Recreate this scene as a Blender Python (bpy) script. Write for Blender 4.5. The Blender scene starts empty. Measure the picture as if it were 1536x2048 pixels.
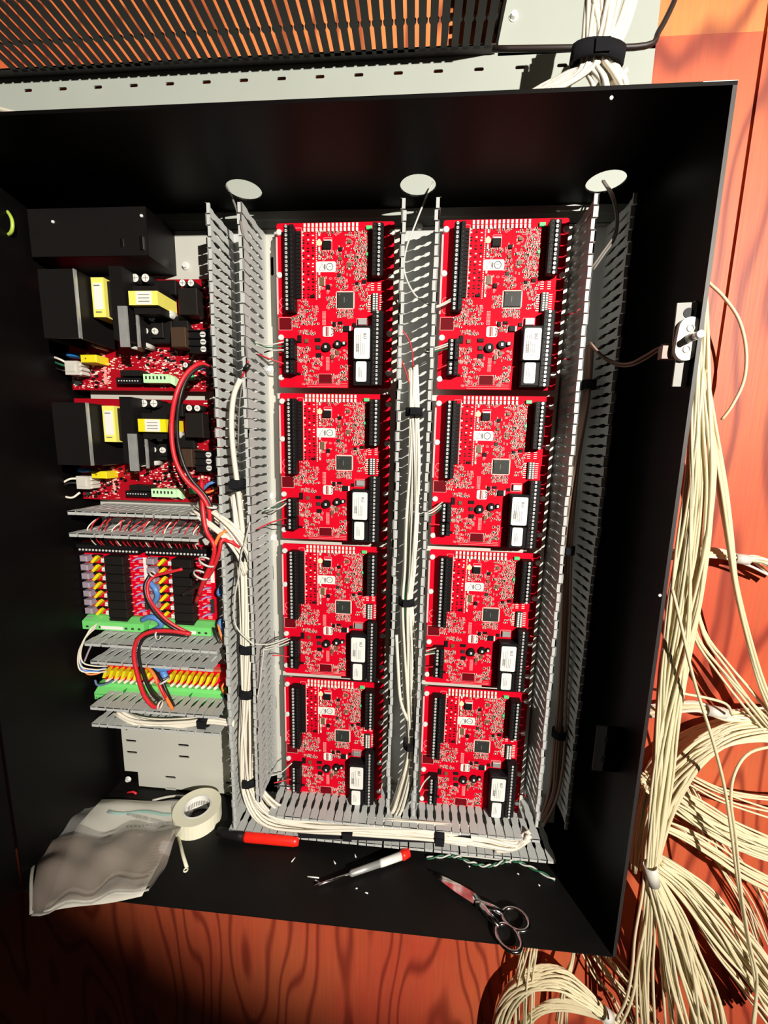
import bpy, bmesh, math, random
from mathutils import Vector, Matrix, Euler
C = bpy.context.scene.collection
# ---------------------------------------------------------------- camera, world, lamps, exposure
cam_d = bpy.data.cameras.new('camera'); cam = bpy.data.objects.new('camera', cam_d); C.objects.link(cam)
cam_d.sensor_fit = 'HORIZONTAL'; cam_d.sensor_width = 36.0; cam_d.lens = 810.0/1536*36.0
cam_d.clip_start = 0.02; cam_d.clip_end = 50
cam.matrix_world = Matrix(((0.99660718,-0.03423211,0.07484849,0.189164),(0.07934091,0.1577158,-0.984292,-0.559312),
                           (0.0218896,0.98689102,0.15989671,-0.279364),(0,0,0,1)))
bpy.context.scene.camera = cam
sc = bpy.context.scene
sc.view_settings.view_transform = 'Standard'; sc.view_settings.look = 'None'
sc.view_settings.exposure = 0.0; sc.view_settings.gamma = 1.0; sc.view_settings.use_curve_mapping = False
w = bpy.data.worlds.new('world'); sc.world = w; w.use_nodes = True
w.node_tree.nodes['Background'].inputs[0].default_value = (0.9, 0.72, 0.6, 1); w.node_tree.nodes['Background'].inputs[1].default_value = 0.009
def lamp(name, kind, loc, target, power, color, size=0.03, angle=60, blend=0.5):
    d = bpy.data.lights.new(name, kind); d.energy = power; d.color = color
    if kind == 'SPOT': d.spot_size = math.radians(angle); d.spot_blend = blend; d.shadow_soft_size = size
    if kind == 'AREA': d.size = size
    o = bpy.data.objects.new(name, d); C.objects.link(o); o.location = loc
    o.rotation_euler = (Vector(target)-Vector(loc)).to_track_quat('-Z', 'Y').to_euler(); return o
lamp('work_lamp', 'SPOT', (1.15, -1.85, 0.30), (0.80, 0, 0.10), 345, (1.0, 0.93, 0.83), 0.012, 75.5, 0.22)
lamp('room_fill', 'AREA', (0.35, -2.2, 0.5), (0.15, 0, -0.3), 0.4, (1.0, 0.75, 0.6), 0.6)
S = 0.001; RND = random.Random(7)
# ---------------------------------------------------------------- materials
def mat(name, col, rough=0.5, metal=0.0, spec=0.5, var=0.12, scale=60.0, bump=0.0, alpha=1.0, trans=0.0, coat=0.0, emit=0):
    m = bpy.data.materials.new(name); m.use_nodes = True; nt = m.node_tree; b = nt.nodes['Principled BSDF']
    tc = nt.nodes.new('ShaderNodeTexCoord'); nz = nt.nodes.new('ShaderNodeTexNoise'); nz.inputs['Scale'].default_value = scale
    nz.inputs['Detail'].default_value = 4; nt.links.new(tc.outputs['Object'], nz.inputs['Vector'])
    mx = nt.nodes.new('ShaderNodeMix'); mx.data_type = 'RGBA'; nt.links.new(nz.outputs['Fac'], mx.inputs['Factor'])
    c = Vector(col); mx.inputs[6].default_value = (*[max(0, x*(1-var)) for x in c], 1); mx.inputs[7].default_value = (*[min(1, x*(1+var)) for x in c], 1)
    nt.links.new(mx.outputs[2], b.inputs['Base Color'])
    b.inputs['Roughness'].default_value = rough; b.inputs['Metallic'].default_value = metal
    b.inputs['Specular IOR Level'].default_value = spec; b.inputs['Transmission Weight'].default_value = trans
    b.inputs['Alpha'].default_value = alpha; b.inputs['Coat Weight'].default_value = coat
    if emit: b.inputs['Emission Color'].default_value = (*col, 1); b.inputs['Emission Strength'].default_value = emit
    if bump:
        bp = nt.nodes.new('ShaderNodeBump'); bp.inputs['Strength'].default_value = bump; bp.inputs['Distance'].default_value = 0.0005
        nt.links.new(nz.outputs['Fac'], bp.inputs['Height']); nt.links.new(bp.outputs[0], b.inputs['Normal'])
    return m
BLACK_PAINT = mat('black_powder_coat', (0.0028,0.0024,0.0024), 0.45, spec=0.12, scale=25, var=0.4, bump=0.08)
FLOOR_PAINT = mat('dusty_black_steel', (0.0055,0.005,0.0045), 0.5, spec=0.2, scale=12, var=0.85, bump=0.1)
EDGE = mat('bare_edge', (0.022,0.018,0.018), 0.5)
GALV = mat('galvanised_plate', (0.58,0.58,0.52), 0.5, 0.15, scale=9, var=0.10)
PANELG = mat('grey_green_panel', (0.40,0.435,0.39), 0.55, scale=14, var=0.06)
DUCT = mat('grey_duct_plastic', (0.50,0.515,0.50), 0.45, scale=30, var=0.06)
DUCTB = mat('dark_brown_plastic', (0.022,0.014,0.012), 0.5, scale=30)
PCB = mat('red_solder_mask', (0.62,0.0008,0.016), 0.62, spec=0.08, scale=45, var=0.22)
PCBD = mat('dark_red_pad', (0.13,0.002,0.006), 0.6, spec=0.08)
SILK = mat('pale_pink_print', (0.90,0.42,0.42), 0.6)
SILKW = mat('cream_solder', (0.95,0.80,0.70), 0.45)
CHIP = mat('black_chip_resin', (0.010,0.009,0.009), 0.5, spec=0.12)
CHIPG = mat('grey_chip_resin', (0.028,0.032,0.028), 0.5, spec=0.25, scale=30)
BROWNC = mat('brown_component', (0.16,0.09,0.04), 0.5)
TERM = mat('black_terminal_plastic', (0.009,0.008,0.009), 0.5, spec=0.12)
SCREW = mat('bright_screw_metal', (0.92,0.91,0.87), 0.3, 0.3)
CHROME = mat('polished_steel', (0.75,0.73,0.74), 0.12, 1.0, var=0.05)
ALU = mat('brushed_aluminium', (0.55,0.56,0.55), 0.4, 0.6, scale=90, var=0.2)
LABEL = mat('white_paper_label', (0.80,0.79,0.74), 0.6, var=0.03)
INK = mat('dark_print_ink', (0.03,0.03,0.04), 0.6)
INKG = mat('grey_print_ink', (0.16,0.155,0.15), 0.6)
INKR = mat('reddish_print_ink', (0.35,0.05,0.04), 0.6)
GREENL = mat('mint_green_plastic', (0.10,0.62,0.22), 0.4)
PALEG = mat('pale_mint_plastic', (0.55,0.92,0.50), 0.45)
GREENT = mat('green_terminal_plastic', (0.17,0.66,0.17), 0.42, var=0.06)
YEL = mat('yellow_tape', (0.88,0.80,0.16), 0.45, var=0.04)
YELF = mat('yellow_fuse_plastic', (0.86,0.72,0.015), 0.4)
ORG = mat('orange_insulation', (0.85,0.22,0.04), 0.45)
PURP = mat('lilac_grey_plastic', (0.33,0.27,0.33), 0.45)
LAV = mat('lavender_component', (0.38,0.36,0.70), 0.45)
BLUE = mat('blue_insulation', (0.10,0.26,0.62), 0.4)
BLUE2 = mat('blue_varistor_lacquer', (0.02,0.22,0.62), 0.3)
REDW = mat('red_insulation', (0.62,0.02,0.03), 0.4)
BLKW = mat('black_insulation', (0.012,0.010,0.010), 0.4)
WHITEW = mat('white_cable_sheath', (0.78,0.73,0.62), 0.45, var=0.06)
CREAM = mat('cream_cable_sheath', (0.72,0.64,0.42), 0.45, var=0.10, scale=9)
PALEW = mat('grey_white_insulation', (0.55,0.55,0.50), 0.4)
GRNW = mat('green_insulation', (0.02,0.12,0.06), 0.4)
GY = mat('green_yellow_insulation', (0.45,0.60,0.08), 0.4)
VELC = mat('black_hook_and_loop', (0.012,0.012,0.014), 0.95, spec=0.1, scale=400, bump=0.6)
TIEW = mat('white_nylon', (0.62,0.60,0.54), 0.4)
BROWNW = mat('brown_and_shaded_insulation', (0.23,0.13,0.09), 0.45)  # brown wires, and white duct cables with shade in their colour
REDP = mat('red_marker_plastic', (0.85,0.02,0.01), 0.35)
TAPEW = mat('cream_tape', (0.82,0.80,0.62), 0.55, var=0.03)
PAPER = mat('white_instruction_paper', (0.62,0.60,0.52), 0.7, var=0.08, scale=20)
TEAL = mat('teal_print_ink', (0.20,0.42,0.36), 0.7)
FILM = mat('clear_plastic_film', (0.85,0.82,0.78), 0.10, spec=0.9, alpha=0.10, bump=0.3, scale=25)
COPPER = mat('copper_winding', (0.55,0.25,0.12), 0.35, 0.7)
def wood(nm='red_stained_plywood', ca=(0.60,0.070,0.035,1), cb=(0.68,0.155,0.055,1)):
    m = bpy.data.materials.new(nm); m.use_nodes = True; nt = m.node_tree; b = nt.nodes['Principled BSDF']; N = nt.nodes; Lk = nt.links
    tc = N.new('ShaderNodeTexCoord'); mp = N.new('ShaderNodeMapping'); mp.inputs['Scale'].default_value = (1,1,0.20); Lk.new(tc.outputs['Object'], mp.inputs[0])
    n1 = N.new('ShaderNodeTexNoise'); n1.inputs['Scale'].default_value = 4.5; n1.inputs['Detail'].default_value = 2.5; n1.inputs['Roughness'].default_value = 0.45; Lk.new(mp.outputs[0], n1.inputs['Vector'])
    mu = N.new('ShaderNodeMath'); mu.operation = 'MULTIPLY'; mu.inputs[1].default_value = 125; Lk.new(n1.outputs['Fac'], mu.inputs[0])
    si = N.new('ShaderNodeMath'); si.operation = 'SINE'; Lk.new(mu.outputs[0], si.inputs[0])
    mr = N.new('ShaderNodeMapRange'); mr.inputs[1].default_value = -0.2; mr.inputs[2].default_value = 1.0; Lk.new(si.outputs[0], mr.inputs[0])
    mr.inputs[3].default_value = 0; mr.inputs[4].default_value = 1
    pw = N.new('ShaderNodeMath'); pw.operation = 'POWER'; pw.inputs[1].default_value = 2.6; Lk.new(mr.outputs[0], pw.inputs[0])
    n2 = N.new('ShaderNodeTexNoise'); n2.inputs['Scale'].default_value = 2.3; n2.inputs['Detail'].default_value = 5; Lk.new(tc.outputs['Object'], n2.inputs['Vector'])
    mpf = N.new('ShaderNodeMapping'); mpf.inputs['Scale'].default_value = (220,220,9); Lk.new(tc.outputs['Object'], mpf.inputs[0])
    n3 = N.new('ShaderNodeTexNoise'); n3.inputs['Scale'].default_value = 1.0; n3.inputs['Detail'].default_value = 3; Lk.new(mpf.outputs[0], n3.inputs['Vector'])
    r = N.new('ShaderNodeValToRGB'); r.color_ramp.elements[0].position = 0.32; r.color_ramp.elements[0].color = ca
    r.color_ramp.elements[1].position = 0.66; r.color_ramp.elements[1].color = cb; Lk.new(n2.outputs['Fac'], r.inputs[0])
    mx = N.new('ShaderNodeMix'); mx.data_type = 'RGBA'; mx.inputs[7].default_value = (0.20,0.016,0.010,1); Lk.new(r.outputs[0], mx.inputs[6])
    m5 = N.new('ShaderNodeMath'); m5.operation = 'MULTIPLY'; m5.inputs[1].default_value = 0.72; Lk.new(pw.outputs[0], m5.inputs[0]); Lk.new(m5.outputs[0], mx.inputs['Factor'])
    m2 = N.new('ShaderNodeMix'); m2.data_type = 'RGBA'; m2.blend_type = 'MULTIPLY'; m2.inputs['Factor'].default_value = 0.35
    Lk.new(mx.outputs[2], m2.inputs[6]); Lk.new(n3.outputs['Color'], m2.inputs[7])
    bc = N.new('ShaderNodeBrightContrast'); bc.inputs['Bright'].default_value = 0.0; Lk.new(m2.outputs[2], bc.inputs[0])
    Lk.new(bc.outputs[0], b.inputs['Base Color']); b.inputs['Roughness'].default_value = 0.5
    bp = N.new('ShaderNodeBump'); bp.inputs['Strength'].default_value = 0.25; bp.inputs['Distance'].default_value = 0.001; Lk.new(n3.outputs['Fac'], bp.inputs['Height']); Lk.new(bp.outputs[0], b.inputs['Normal'])
    return m
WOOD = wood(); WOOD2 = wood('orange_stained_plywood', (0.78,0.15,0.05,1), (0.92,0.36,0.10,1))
_mc = {}
def mat_once(n, c):
    if n not in _mc: _mc[n] = mat(n, c, 0.5, spec=0.2)
    return _mc[n]
# ---------------------------------------------------------------- mesh builder (millimetres)
class B:
    def __init__(s): s.v = []; s.f = []; s.m = []; s.sm = []
    def add(s, vs, fs, mi=0, smooth=False):
        n = len(s.v); s.v += [tuple(v) for v in vs]
        for f in fs: s.f.append([n+i for i in f]); s.m.append(mi); s.sm.append(smooth)
        return s
    def box(s, x0, x1, y0, y1, z0, z1, mi=0, c=0.0):
        if x0 > x1: x0, x1 = x1, x0
        if y0 > y1: y0, y1 = y1, y0
        if z0 > z1: z0, z1 = z1, z0
        if c:   # chamfered front (towards -Y)
            vs = [(x0,y1,z0),(x1,y1,z0),(x1,y1,z1),(x0,y1,z1),(x0,y0+c,z0),(x1,y0+c,z0),(x1,y0+c,z1),(x0,y0+c,z1),
                  (x0+c,y0,z0+c),(x1-c,y0,z0+c),(x1-c,y0,z1-c),(x0+c,y0,z1-c)]
            fs = [(0,3,2,1),(0,1,5,4),(1,2,6,5),(2,3,7,6),(3,0,4,7),(4,5,9,8),(5,6,10,9),(6,7,11,10),(7,4,8,11),(8,9,10,11)]
            return s.add(vs, fs, mi)
        vs = [(x0,y0,z0),(x1,y0,z0),(x1,y1,z0),(x0,y1,z0),(x0,y0,z1),(x1,y0,z1),(x1,y1,z1),(x0,y1,z1)]
        return s.add(vs, [(0,3,2,1),(4,5,6,7),(0,1,5,4),(1,2,6,5),(2,3,7,6),(3,0,4,7)], mi)
    def prism(s, poly, a, b, axis='y', mi=0):   # poly in the two other axes (x,z) / (y,z) / (x,y)
        n = len(poly)
        def V(p, t): return {'y':(p[0],t,p[1]), 'x':(t,p[0],p[1]), 'z':(p[0],p[1],t)}[axis]
        vs = [V(p,a) for p in poly]+[V(p,b) for p in poly]
        fs = [list(range(n)), list(range(2*n-1,n-1,-1))]+[(i,i+n,(i+1)%n+n,(i+1)%n) for i in range(n)]
        return s.add(vs, fs, mi)
    def cyl(s, c, r, d, n=12, axis='y', mi=0, r2=None, smooth=True):   # from c along -axis*d (towards the viewer when axis is y)
        r2 = r if r2 is None else r2; vs = []; c = Vector(c)
        for rr, t in ((r,0),(r2,d)):
            for i in range(n):
                a = 2*math.pi*i/n; u, v = rr*math.cos(a), rr*math.sin(a)
                vs.append({'y':(c.x+u,c.y-t,c.z+v), 'x':(c.x+t,c.y+u,c.z+v), 'z':(c.x+u,c.y+v,c.z+t)}[axis])
        s.add(vs, [(i,i+n,(i+1)%n+n,(i+1)%n) for i in range(n)], mi, smooth)
        k = len(s.v)-2*n
        s.f.append([k+i for i in range(n)]); s.f.append([k+n+i for i in reversed(range(n))]); s.m += [mi,mi]; s.sm += [False,False]
        return s
    def tube(s, pts, r, n=6, mi=0, closed=False, flat=None):
        pts = [Vector(p) for p in pts]; k = len(pts); vs = []; fs = []
        t0 = (pts[1]-pts[0]).normalized(); up = Vector((0,0,1)) if abs(t0.z) < .9 else Vector((1,0,0)); nrm = t0.cross(up).normalized()
        for i, p in enumerate(pts):
            t = (pts[(i+1)%k]-pts[i-1]) if closed else (pts[min(i+1,k-1)]-pts[max(i-1,0)])
            if t.length < 1e-6: t = Vector((0,0,1))
            t.normalize(); nrm = (nrm - t*nrm.dot(t))
            if nrm.length < 1e-4: nrm = t.orthogonal()
            nrm.normalize(); bi = t.cross(nrm)
            ri = r[i] if isinstance(r, (list,tuple)) else r
            for j in range(n):
                a = 2*math.pi*j/n; vs.append(p+nrm*(ri*math.cos(a))+bi*(ri*(flat or 1)*math.sin(a)))
        rng = k if closed else k-1
        for i in range(rng):
            for j in range(n):
                a, b2 = i*n, ((i+1)%k)*n; fs.append((a+j, a+(j+1)%n, b2+(j+1)%n, b2+j))
        if not closed: fs += [list(reversed(range(n))), [(k-1)*n+j for j in range(n)]]
        return s.add(vs, fs, mi, True)
    def ring(s, c, R, r, axis='y', n=20, m=6, mi=0, a0=0, a1=360):
        pts = []; full = (a1-a0) >= 360; q = n if full else n+1
        for i in range(q):
            a = math.radians(a0+(a1-a0)*i/n); u, v = R*math.cos(a), R*math.sin(a)
            pts.append({'y':(c[0]+u,c[1],c[2]+v), 'x':(c[0],c[1]+u,c[2]+v), 'z':(c[0]+u,c[1]+v,c[2])}[axis])
        return s.tube(pts, r, m, mi, closed=full)
def cat(pts, per=6):   # smooth path through the control points
    P = [Vector(p) for p in pts]; out = []
    if len(P) < 3: return P
    P = [P[0]*2-P[1]]+P+[P[-1]*2-P[-2]]
    for i in range(1, len(P)-2):
        for k in range(per):
            t = k/per; a, b, c, d = P[i-1], P[i], P[i+1], P[i+2]
            out.append(0.5*((2*b)+(c-a)*t+(2*a-5*b+4*c-d)*t*t+(3*b-a-3*c+d)*t**3))
    out.append(P[-2]); return out
def mesh(name, b, mats):
    me = bpy.data.meshes.new(name); me.from_pydata([(x*S,y*S,z*S) for x,y,z in b.v], [], b.f)
    for m in (mats if isinstance(mats, (list,tuple)) else [mats]): me.materials.append(m)
    me.polygons.foreach_set('material_index', b.m); me.polygons.foreach_set('use_smooth', b.sm)
    bm = bmesh.new(); bm.from_mesh(me); bmesh.ops.recalc_face_normals(bm, faces=bm.faces); bm.to_mesh(me); bm.free()
    me.update(); return me
def link(name, me, parent=None, loc=(0,0,0), rot=(0,0,0), **kw):
    o = bpy.data.objects.new(name, me); C.objects.link(o)
    if parent: o.parent = parent
    o.location = (loc[0]*S, loc[1]*S, loc[2]*S); o.rotation_euler = rot
    for k, v in kw.items(): o[k] = v
    return o
def obj(name, b, mats, parent=None, loc=(0,0,0), rot=(0,0,0), **kw): return link(name, mesh(name, b, mats), parent, loc, rot, **kw)
def thing(name, label, category, loc=(0,0,0), group=None, rot=(0,0,0)):
    kw = dict(label=label, category=category)
    if group: kw['group'] = group
    return link(name, None, None, loc, rot, **kw)
def text(name, s, size, m, parent, loc, rot, depth=0.15, align='CENTER'):
    cu = bpy.data.curves.new(name, 'FONT'); cu.body = s; cu.size = size*S; cu.extrude = depth*S; cu.align_x = align; cu.align_y = 'CENTER'
    o = bpy.data.objects.new('tmp', cu); C.objects.link(o); dg = bpy.context.evaluated_depsgraph_get()
    me = bpy.data.meshes.new_from_object(o.evaluated_get(dg)); bpy.data.objects.remove(o); me.materials.clear(); me.materials.append(m)
    return link(name, me, parent, loc, rot)
def copy_tree(o, parent=None):
    c = o.copy(); C.objects.link(c); c.parent = parent
    for ch in list(o.children): copy_tree(ch, c)
    return c
FRONT = (math.pi/2, 0, 0)
# ---------------------------------------------------------------- setting: plywood wall
wall = link('wall_back', None, kind='structure')
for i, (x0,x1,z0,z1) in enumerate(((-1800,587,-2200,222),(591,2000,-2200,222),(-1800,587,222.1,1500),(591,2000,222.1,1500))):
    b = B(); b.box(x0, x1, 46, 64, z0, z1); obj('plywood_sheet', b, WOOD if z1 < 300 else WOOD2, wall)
b = B(); b.box(-1800,2000,64,70,-2200,1500); obj('backing_board', b, BLACK_PAINT, wall)
# ---------------------------------------------------------------- black steel enclosure
EX0, EX1, EZ0, EZ1, EYF, EYB = -317, 447, -880, 30, -141, 42
enc = thing('equipment_enclosure', 'large open black steel enclosure fixed to the red plywood wall, full of circuit boards', 'enclosure', (65,EYB,-425))
def eo(name, b, mats, **kw):
    o = obj(name, b, mats, enc, (-65,-EYB,425), **kw); return o
b = B(); b.box(EX0-2, EX1+2, 40, 42, EZ0-2, EZ1+2); eo('back_sheet', b, BLACK_PAINT)
b = B(); b.box(EX0-2, EX1+2, EYF, 40, EZ0-2, EZ0); eo('bottom_wall', b, FLOOR_PAINT)
b = B(); b.box(EX0-2, EX0, EYF, 40, EZ0, EZ1); eo('left_wall', b, BLACK_PAINT)
b = B(); b.box(EX1, EX1+2, EYF, 40, EZ0, EZ1); b.box(EX1-1.5, EX1+2.2, EYF-0.5, EYF, EZ0, EZ1, 1); eo('right_wall', b, [BLACK_PAINT, EDGE])
def plate_holes(x0,x1,y0,y1,holes,z0,z1,n=28):   # a sheet in XY with round holes
    bm = bmesh.new(); edges = []
    def loop(pts):
        vs = [bm.verts.new((x*S,y*S,z1*S)) for x,y in pts]
        for i in range(len(vs)): edges.append(bm.edges.new((vs[i], vs[(i+1)%len(vs)])))
    loop([(x0,y0),(x1,y0),(x1,y1),(x0,y1)])
    for cx,cy,r in holes: loop([(cx+r*math.cos(2*math.pi*i/n), cy+r*math.sin(2*math.pi*i/n)) for i in range(n)])
    bmesh.ops.triangle_fill(bm, use_beauty=True, use_dissolve=False, edges=edges)
    g = bmesh.ops.extrude_face_region(bm, geom=bm.faces[:]); bmesh.ops.translate(bm, verts=[v for v in g['geom'] if isinstance(v, bmesh.types.BMVert)], vec=(0,0,(z0-z1)*S))
    bmesh.ops.recalc_face_normals(bm, faces=bm.faces); me = bpy.data.meshes.new('sheet'); bm.to_mesh(me); bm.free(); return me
me = plate_holes(EX0-2, EX1+2, EYF, 42, [(-35,-16,21.5),(180,-16,21.5),(398,-14,21.5)], EZ1, EZ1+2)
me.materials.append(BLACK_PAINT); link('top_wall', me, enc, (-65,-EYB,425))
b = B(); b.box(EX0-2,EX1+2,EYF-0.6,EYF,EZ1-1,EZ1+2.4); b.box(EX1-26,EX1+2,EYF-0.8,EYF-0.6,EZ1+1.9,EZ1+2.4,1); eo('top_edge', b, [BLACK_PAINT, ALU])
# door, hinged on the left and swung out
door = link('door', None, enc, (EX0-4-65,EYF-2-EYB,425), (0,0,math.radians(-100)))
b = B(); b.box(0,765,0,2,-880,30); b.box(0,2,-14,0,-880,30); obj('door_sheet', b, BLACK_PAINT, door)
# latch keeper and small plates on the right wall
b = B(); b.box(EX1-30, EX1, -101, -99, -665, -605); b.ring((EX1-14,-101.5,-622), 5, 1.0, n=14, m=5); b.ring((EX1-15,-101.5,-648), 5, 1.0, n=14, m=5); eo('hinge_plate', b, BLACK_PAINT)
for p in ((347,-141,23), (442.9,-141,-423.8)):
    b = B(); b.cyl((p[0],p[1]-0.2,p[2]), 1.6, 0.8, 8); eo('rivet', b, SCREW)
# tamper switch
tp = [(428.7,-132,-140.4),(447.3,-132,-139.6),(447.8,-132,-215.9),(434,-132,-216),(431.4,-132,-188.3),(428.6,-132,-188.3)]
t = thing('tamper_switch', 'pale grey tamper switch with a protruding plunger on a metal bracket, inside the right wall', 'switch', tp[2])
o3 = Vector(tp[2])
b = B(); b.prism([(p[0]-o3.x,p[2]-o3.z) for p in (tp[0],tp[1],tp[2],tp[3],(tp[3][0],0,tp[4][2]),(tp[5][0]+1,0,tp[5][2]))], 0, 1.6, mi=0); b.box(EX1-o3.x-1.6, EX1-o3.x, 1.6, 14, 10, 78); obj('bracket', b, mat_once('zinc_bracket', (0.36,0.36,0.34)), t)
hc = (439.7,-132,-149.2); b = B(); b.cyl((hc[0]-o3.x,-0.1,hc[2]-o3.z), 4.6, 0.5, 20); obj('bracket_hole', b, BLACK_PAINT, t)
pa = (440.5,-134,-164); pb = (439.4,-134,-182.8); b = B(); r0 = 10.2; poly = []
for i in range(11): a = math.pi*i/10; poly.append((pa[0]-o3.x+r0*math.cos(a), pa[2]-o3.z+r0*math.sin(a)))
for i in range(11): a = math.pi+math.pi*i/10; poly.append((pb[0]-o3.x+r0*math.cos(a), pb[2]-o3.z+r0*math.sin(a)))
b.prism(poly, -5, 0); obj('switch_body', b, TIEW, t)
for q in (pa, pb):
    b = B(); b.ring((q[0]-o3.x,-5.2,q[2]-o3.z+(0 if q is pa else 0)), 3.0, 0.8, n=16, m=5); obj('screw_recess', b, PALEW, t)
mid = ((pa[0]+pb[0])/2-o3.x, -5, (pa[2]+pb[2])/2-o3.z)
b = B(); b.cyl(mid, 4.0, 9, 14, r2=3.6); b.cyl((mid[0],-14,mid[2]), 3.2, 8, 14, mi=1); obj('plunger', b, [PALEW, SCREW], t)
b = B(); b.box(-26,-6,2,9,26,38); obj('rear_boot', b, BROWNW, t)
# ---------------------------------------------------------------- galvanised back plate with slots
def slotted(name, x0,x1,z0,z1,y,thk,slots,m,parent,notch=None):
    bm = bmesh.new(); edges = []
    def loop(pts):
        vs = [bm.verts.new((x*S,y*S,z*S)) for x,z in pts]
        for i in range(len(vs)): edges.append(bm.edges.new((vs[i], vs[(i+1)%len(vs)])))
    loop([(x0,z0),(x1,z0),(x1,z1),(x0,z1)] if not notch else [(x0+notch[0],z0),(x1,z0),(x1,z1),(x0,z1),(x0,z0+notch[1]),(x0+notch[0],z0+notch[1])])
    for cx,cz,hw,hh in slots:
        r = min(hw,hh); pts = []
        for q,(sx,sz) in enumerate(((1,1),(-1,1),(-1,-1),(1,-1))):
            for k in range(5):
                a = math.pi/2*(q+k/4); pts.append((cx+sx*(hw-r)+r*math.cos(a), cz+sz*(hh-r)+r*math.sin(a)))
        out = []
        for p in pts:
            if not out or (abs(p[0]-out[-1][0])+abs(p[1]-out[-1][1])) > 0.05: out.append(p)
        if (abs(out[0][0]-out[-1][0])+abs(out[0][1]-out[-1][1])) < 0.05: out.pop()
        loop(out)
    bmesh.ops.triangle_fill(bm, use_beauty=True, use_dissolve=False, edges=edges)
    g = bmesh.ops.extrude_face_region(bm, geom=bm.faces[:]); bmesh.ops.translate(bm, verts=[v for v in g['geom'] if isinstance(v, bmesh.types.BMVert)], vec=(0,thk*S,0))
    bmesh.ops.recalc_face_normals(bm, faces=bm.faces); me = bpy.data.meshes.new(name); bm.to_mesh(me); bm.free(); me.materials.append(m)
    return link(name, me, parent)
PX0, PX1, PZ0, PZ1 = -300, 432, -884, 8
plate = thing('mounting_plate', 'pale galvanised slotted mounting plate carrying everything inside the black enclosure', 'mounting plate', (0,0,0))
SL = []
for (u,v) in ((261,1482),(263,1505),(366,1491),(367,1514),(340,1555),(341,1578),(462,1567),(464,1588)):
    pass
for p in [(-284.3,30,-789.3),(-284.3,30,-811.5),(-190.2,30,-789.8),(-190.6,30,-811.9),(-217.5,30,-854.2),(-218.1,30,-877),(-108.3,30,-855.6),(-109.2,30,-876.2)]: SL.append((p[0],p[2],10,2.2))
for p in [(-291.5,30,-767)]: SL.append((p[0],p[2],3.4,3.4))
for p in [(-17.6,30,-37.9),(-29.2,30,-134.4),(-29.1,30,-248.7),(-28.9,30,-362.8),(-27.6,30,-476.1),(-27.6,30,-583.6),(-27.6,30,-697.1),(-28.3,30,-807.8)]: SL.append((p[0],p[2],2.0,12))
slotted('plate_sheet', PX0, PX1, PZ0+7, PZ1, 30.4, 2, SL, GALV, plate, (24,28))
for p in [(-22.9,30,-175.1),(-27.2,30,-356.7),(-30.4,30,-632.8),(-24,30,-420.4),(-140.7,30,-36.7),(183,30,6.3),(-293.9,36,-863.9),(7.6,30,-560.4)]:
    b = B(); b.cyl((0,0,0), 5.2, 1.2, 14); b.cyl((0,-1.2,0), 4.6, 3.2, 6, r2=3.6, smooth=False); obj('plate_screw', b, SCREW, plate, (p[0],30,p[2]))
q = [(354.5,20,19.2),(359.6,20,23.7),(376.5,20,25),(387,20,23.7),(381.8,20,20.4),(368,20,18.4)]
b = B(); b.prism([(v[0], v[2]) for v in q], 20, 22); obj('added_light_patch', b, GALV, plate)  # pale sliver added to stand for a patch of light
for x0 in (-10, 208):      # raised carrier strips behind each column of boards
    b = B(); b.box(x0, x0+168, 20, 22, -852, 0); b.box(x0, x0+3, 22, 30, -852, 0); b.box(x0+165, x0+168, 22, 30, -852, 0)
    obj('board_carrier', b, GALV, plate)
# ---------------------------------------------------------------- slotted wiring ducts
def finger_mesh(name, depth=75, hw=5.0, m=DUCT, t=1.6, lip=5.5, prof=None):
    b = B(); d = depth; prof = prof or [(8,hw),(d*.22,hw),(d*.26,hw-1.1),(d*.40,hw-1.1),(d*.45,hw+.1),(d*.54,hw+.1),(d*.59,hw-1.1),(d*.74,hw-1.1),(d*.80,hw+0.6),(d,hw+0.6)]
    poly = [(-y, z) for y, z in prof]+[(-y, -z) for y, z in reversed(prof)]
    b.prism(poly, -t/2, t/2, axis='x'); b.box(-t/2, lip-t/2, -d, -d+2.2, -hw-.4, hw+.4)
    return mesh(name, b, m)
FM = finger_mesh('finger'); FMB = finger_mesh('finger', 92, 4.0, DUCTB, 2.0, 3, [(8,4.0),(40,4.0),(42.5,5.6),(45,5.9),(47,4.4),(88,4.4),(90,4.1),(92,4.1)])
def duct(label, walls, x0,x1,z0,z1, vertical=True, y=29.5, pitch=12.5, group=None, base=True):
    t = thing('wiring_duct', label, 'wiring duct', ((x0+x1)/2, y, (z0+z1)/2), group); ox, oz = (x0+x1)/2, (z0+z1)/2
    b = B()
    if base: b.box(x0-ox, x1-ox, -2, 0, z0-oz, z1-oz)
    for wpos, a0, a1, sgn in walls:
        if vertical: b.box(wpos-ox-.8, wpos-ox+.8, -10, 0, a0-oz, a1-oz)
        else: b.box(a0-ox, a1-ox, -10, 0, wpos-oz-.8, wpos-oz+.8)
    obj('channel', b, DUCT, t)
    for wpos, a0, a1, sgn in walls:
        n = int((a1-a0)//pitch)
        for i in range(n):
            a = a1-pitch*(i+.5) if vertical else a0+pitch*(i+.5)
            tilt = RND.uniform(-.012,.012)
            if vertical: link('finger', FM, t, (wpos-ox, 0, a-oz), (0, 0 if sgn > 0 else math.pi, tilt))
            else: link('finger', FM, t, (a-ox, 0, wpos-oz), (tilt, math.pi/2 if sgn > 0 else -math.pi/2, 0))
    return t
duct('grey slotted vertical wiring duct left of the red boards, holding a thick white cable bundle', [(-70,-868,2,1),(-27,-815,2,-1)], -71,-26,-868,2)
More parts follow.
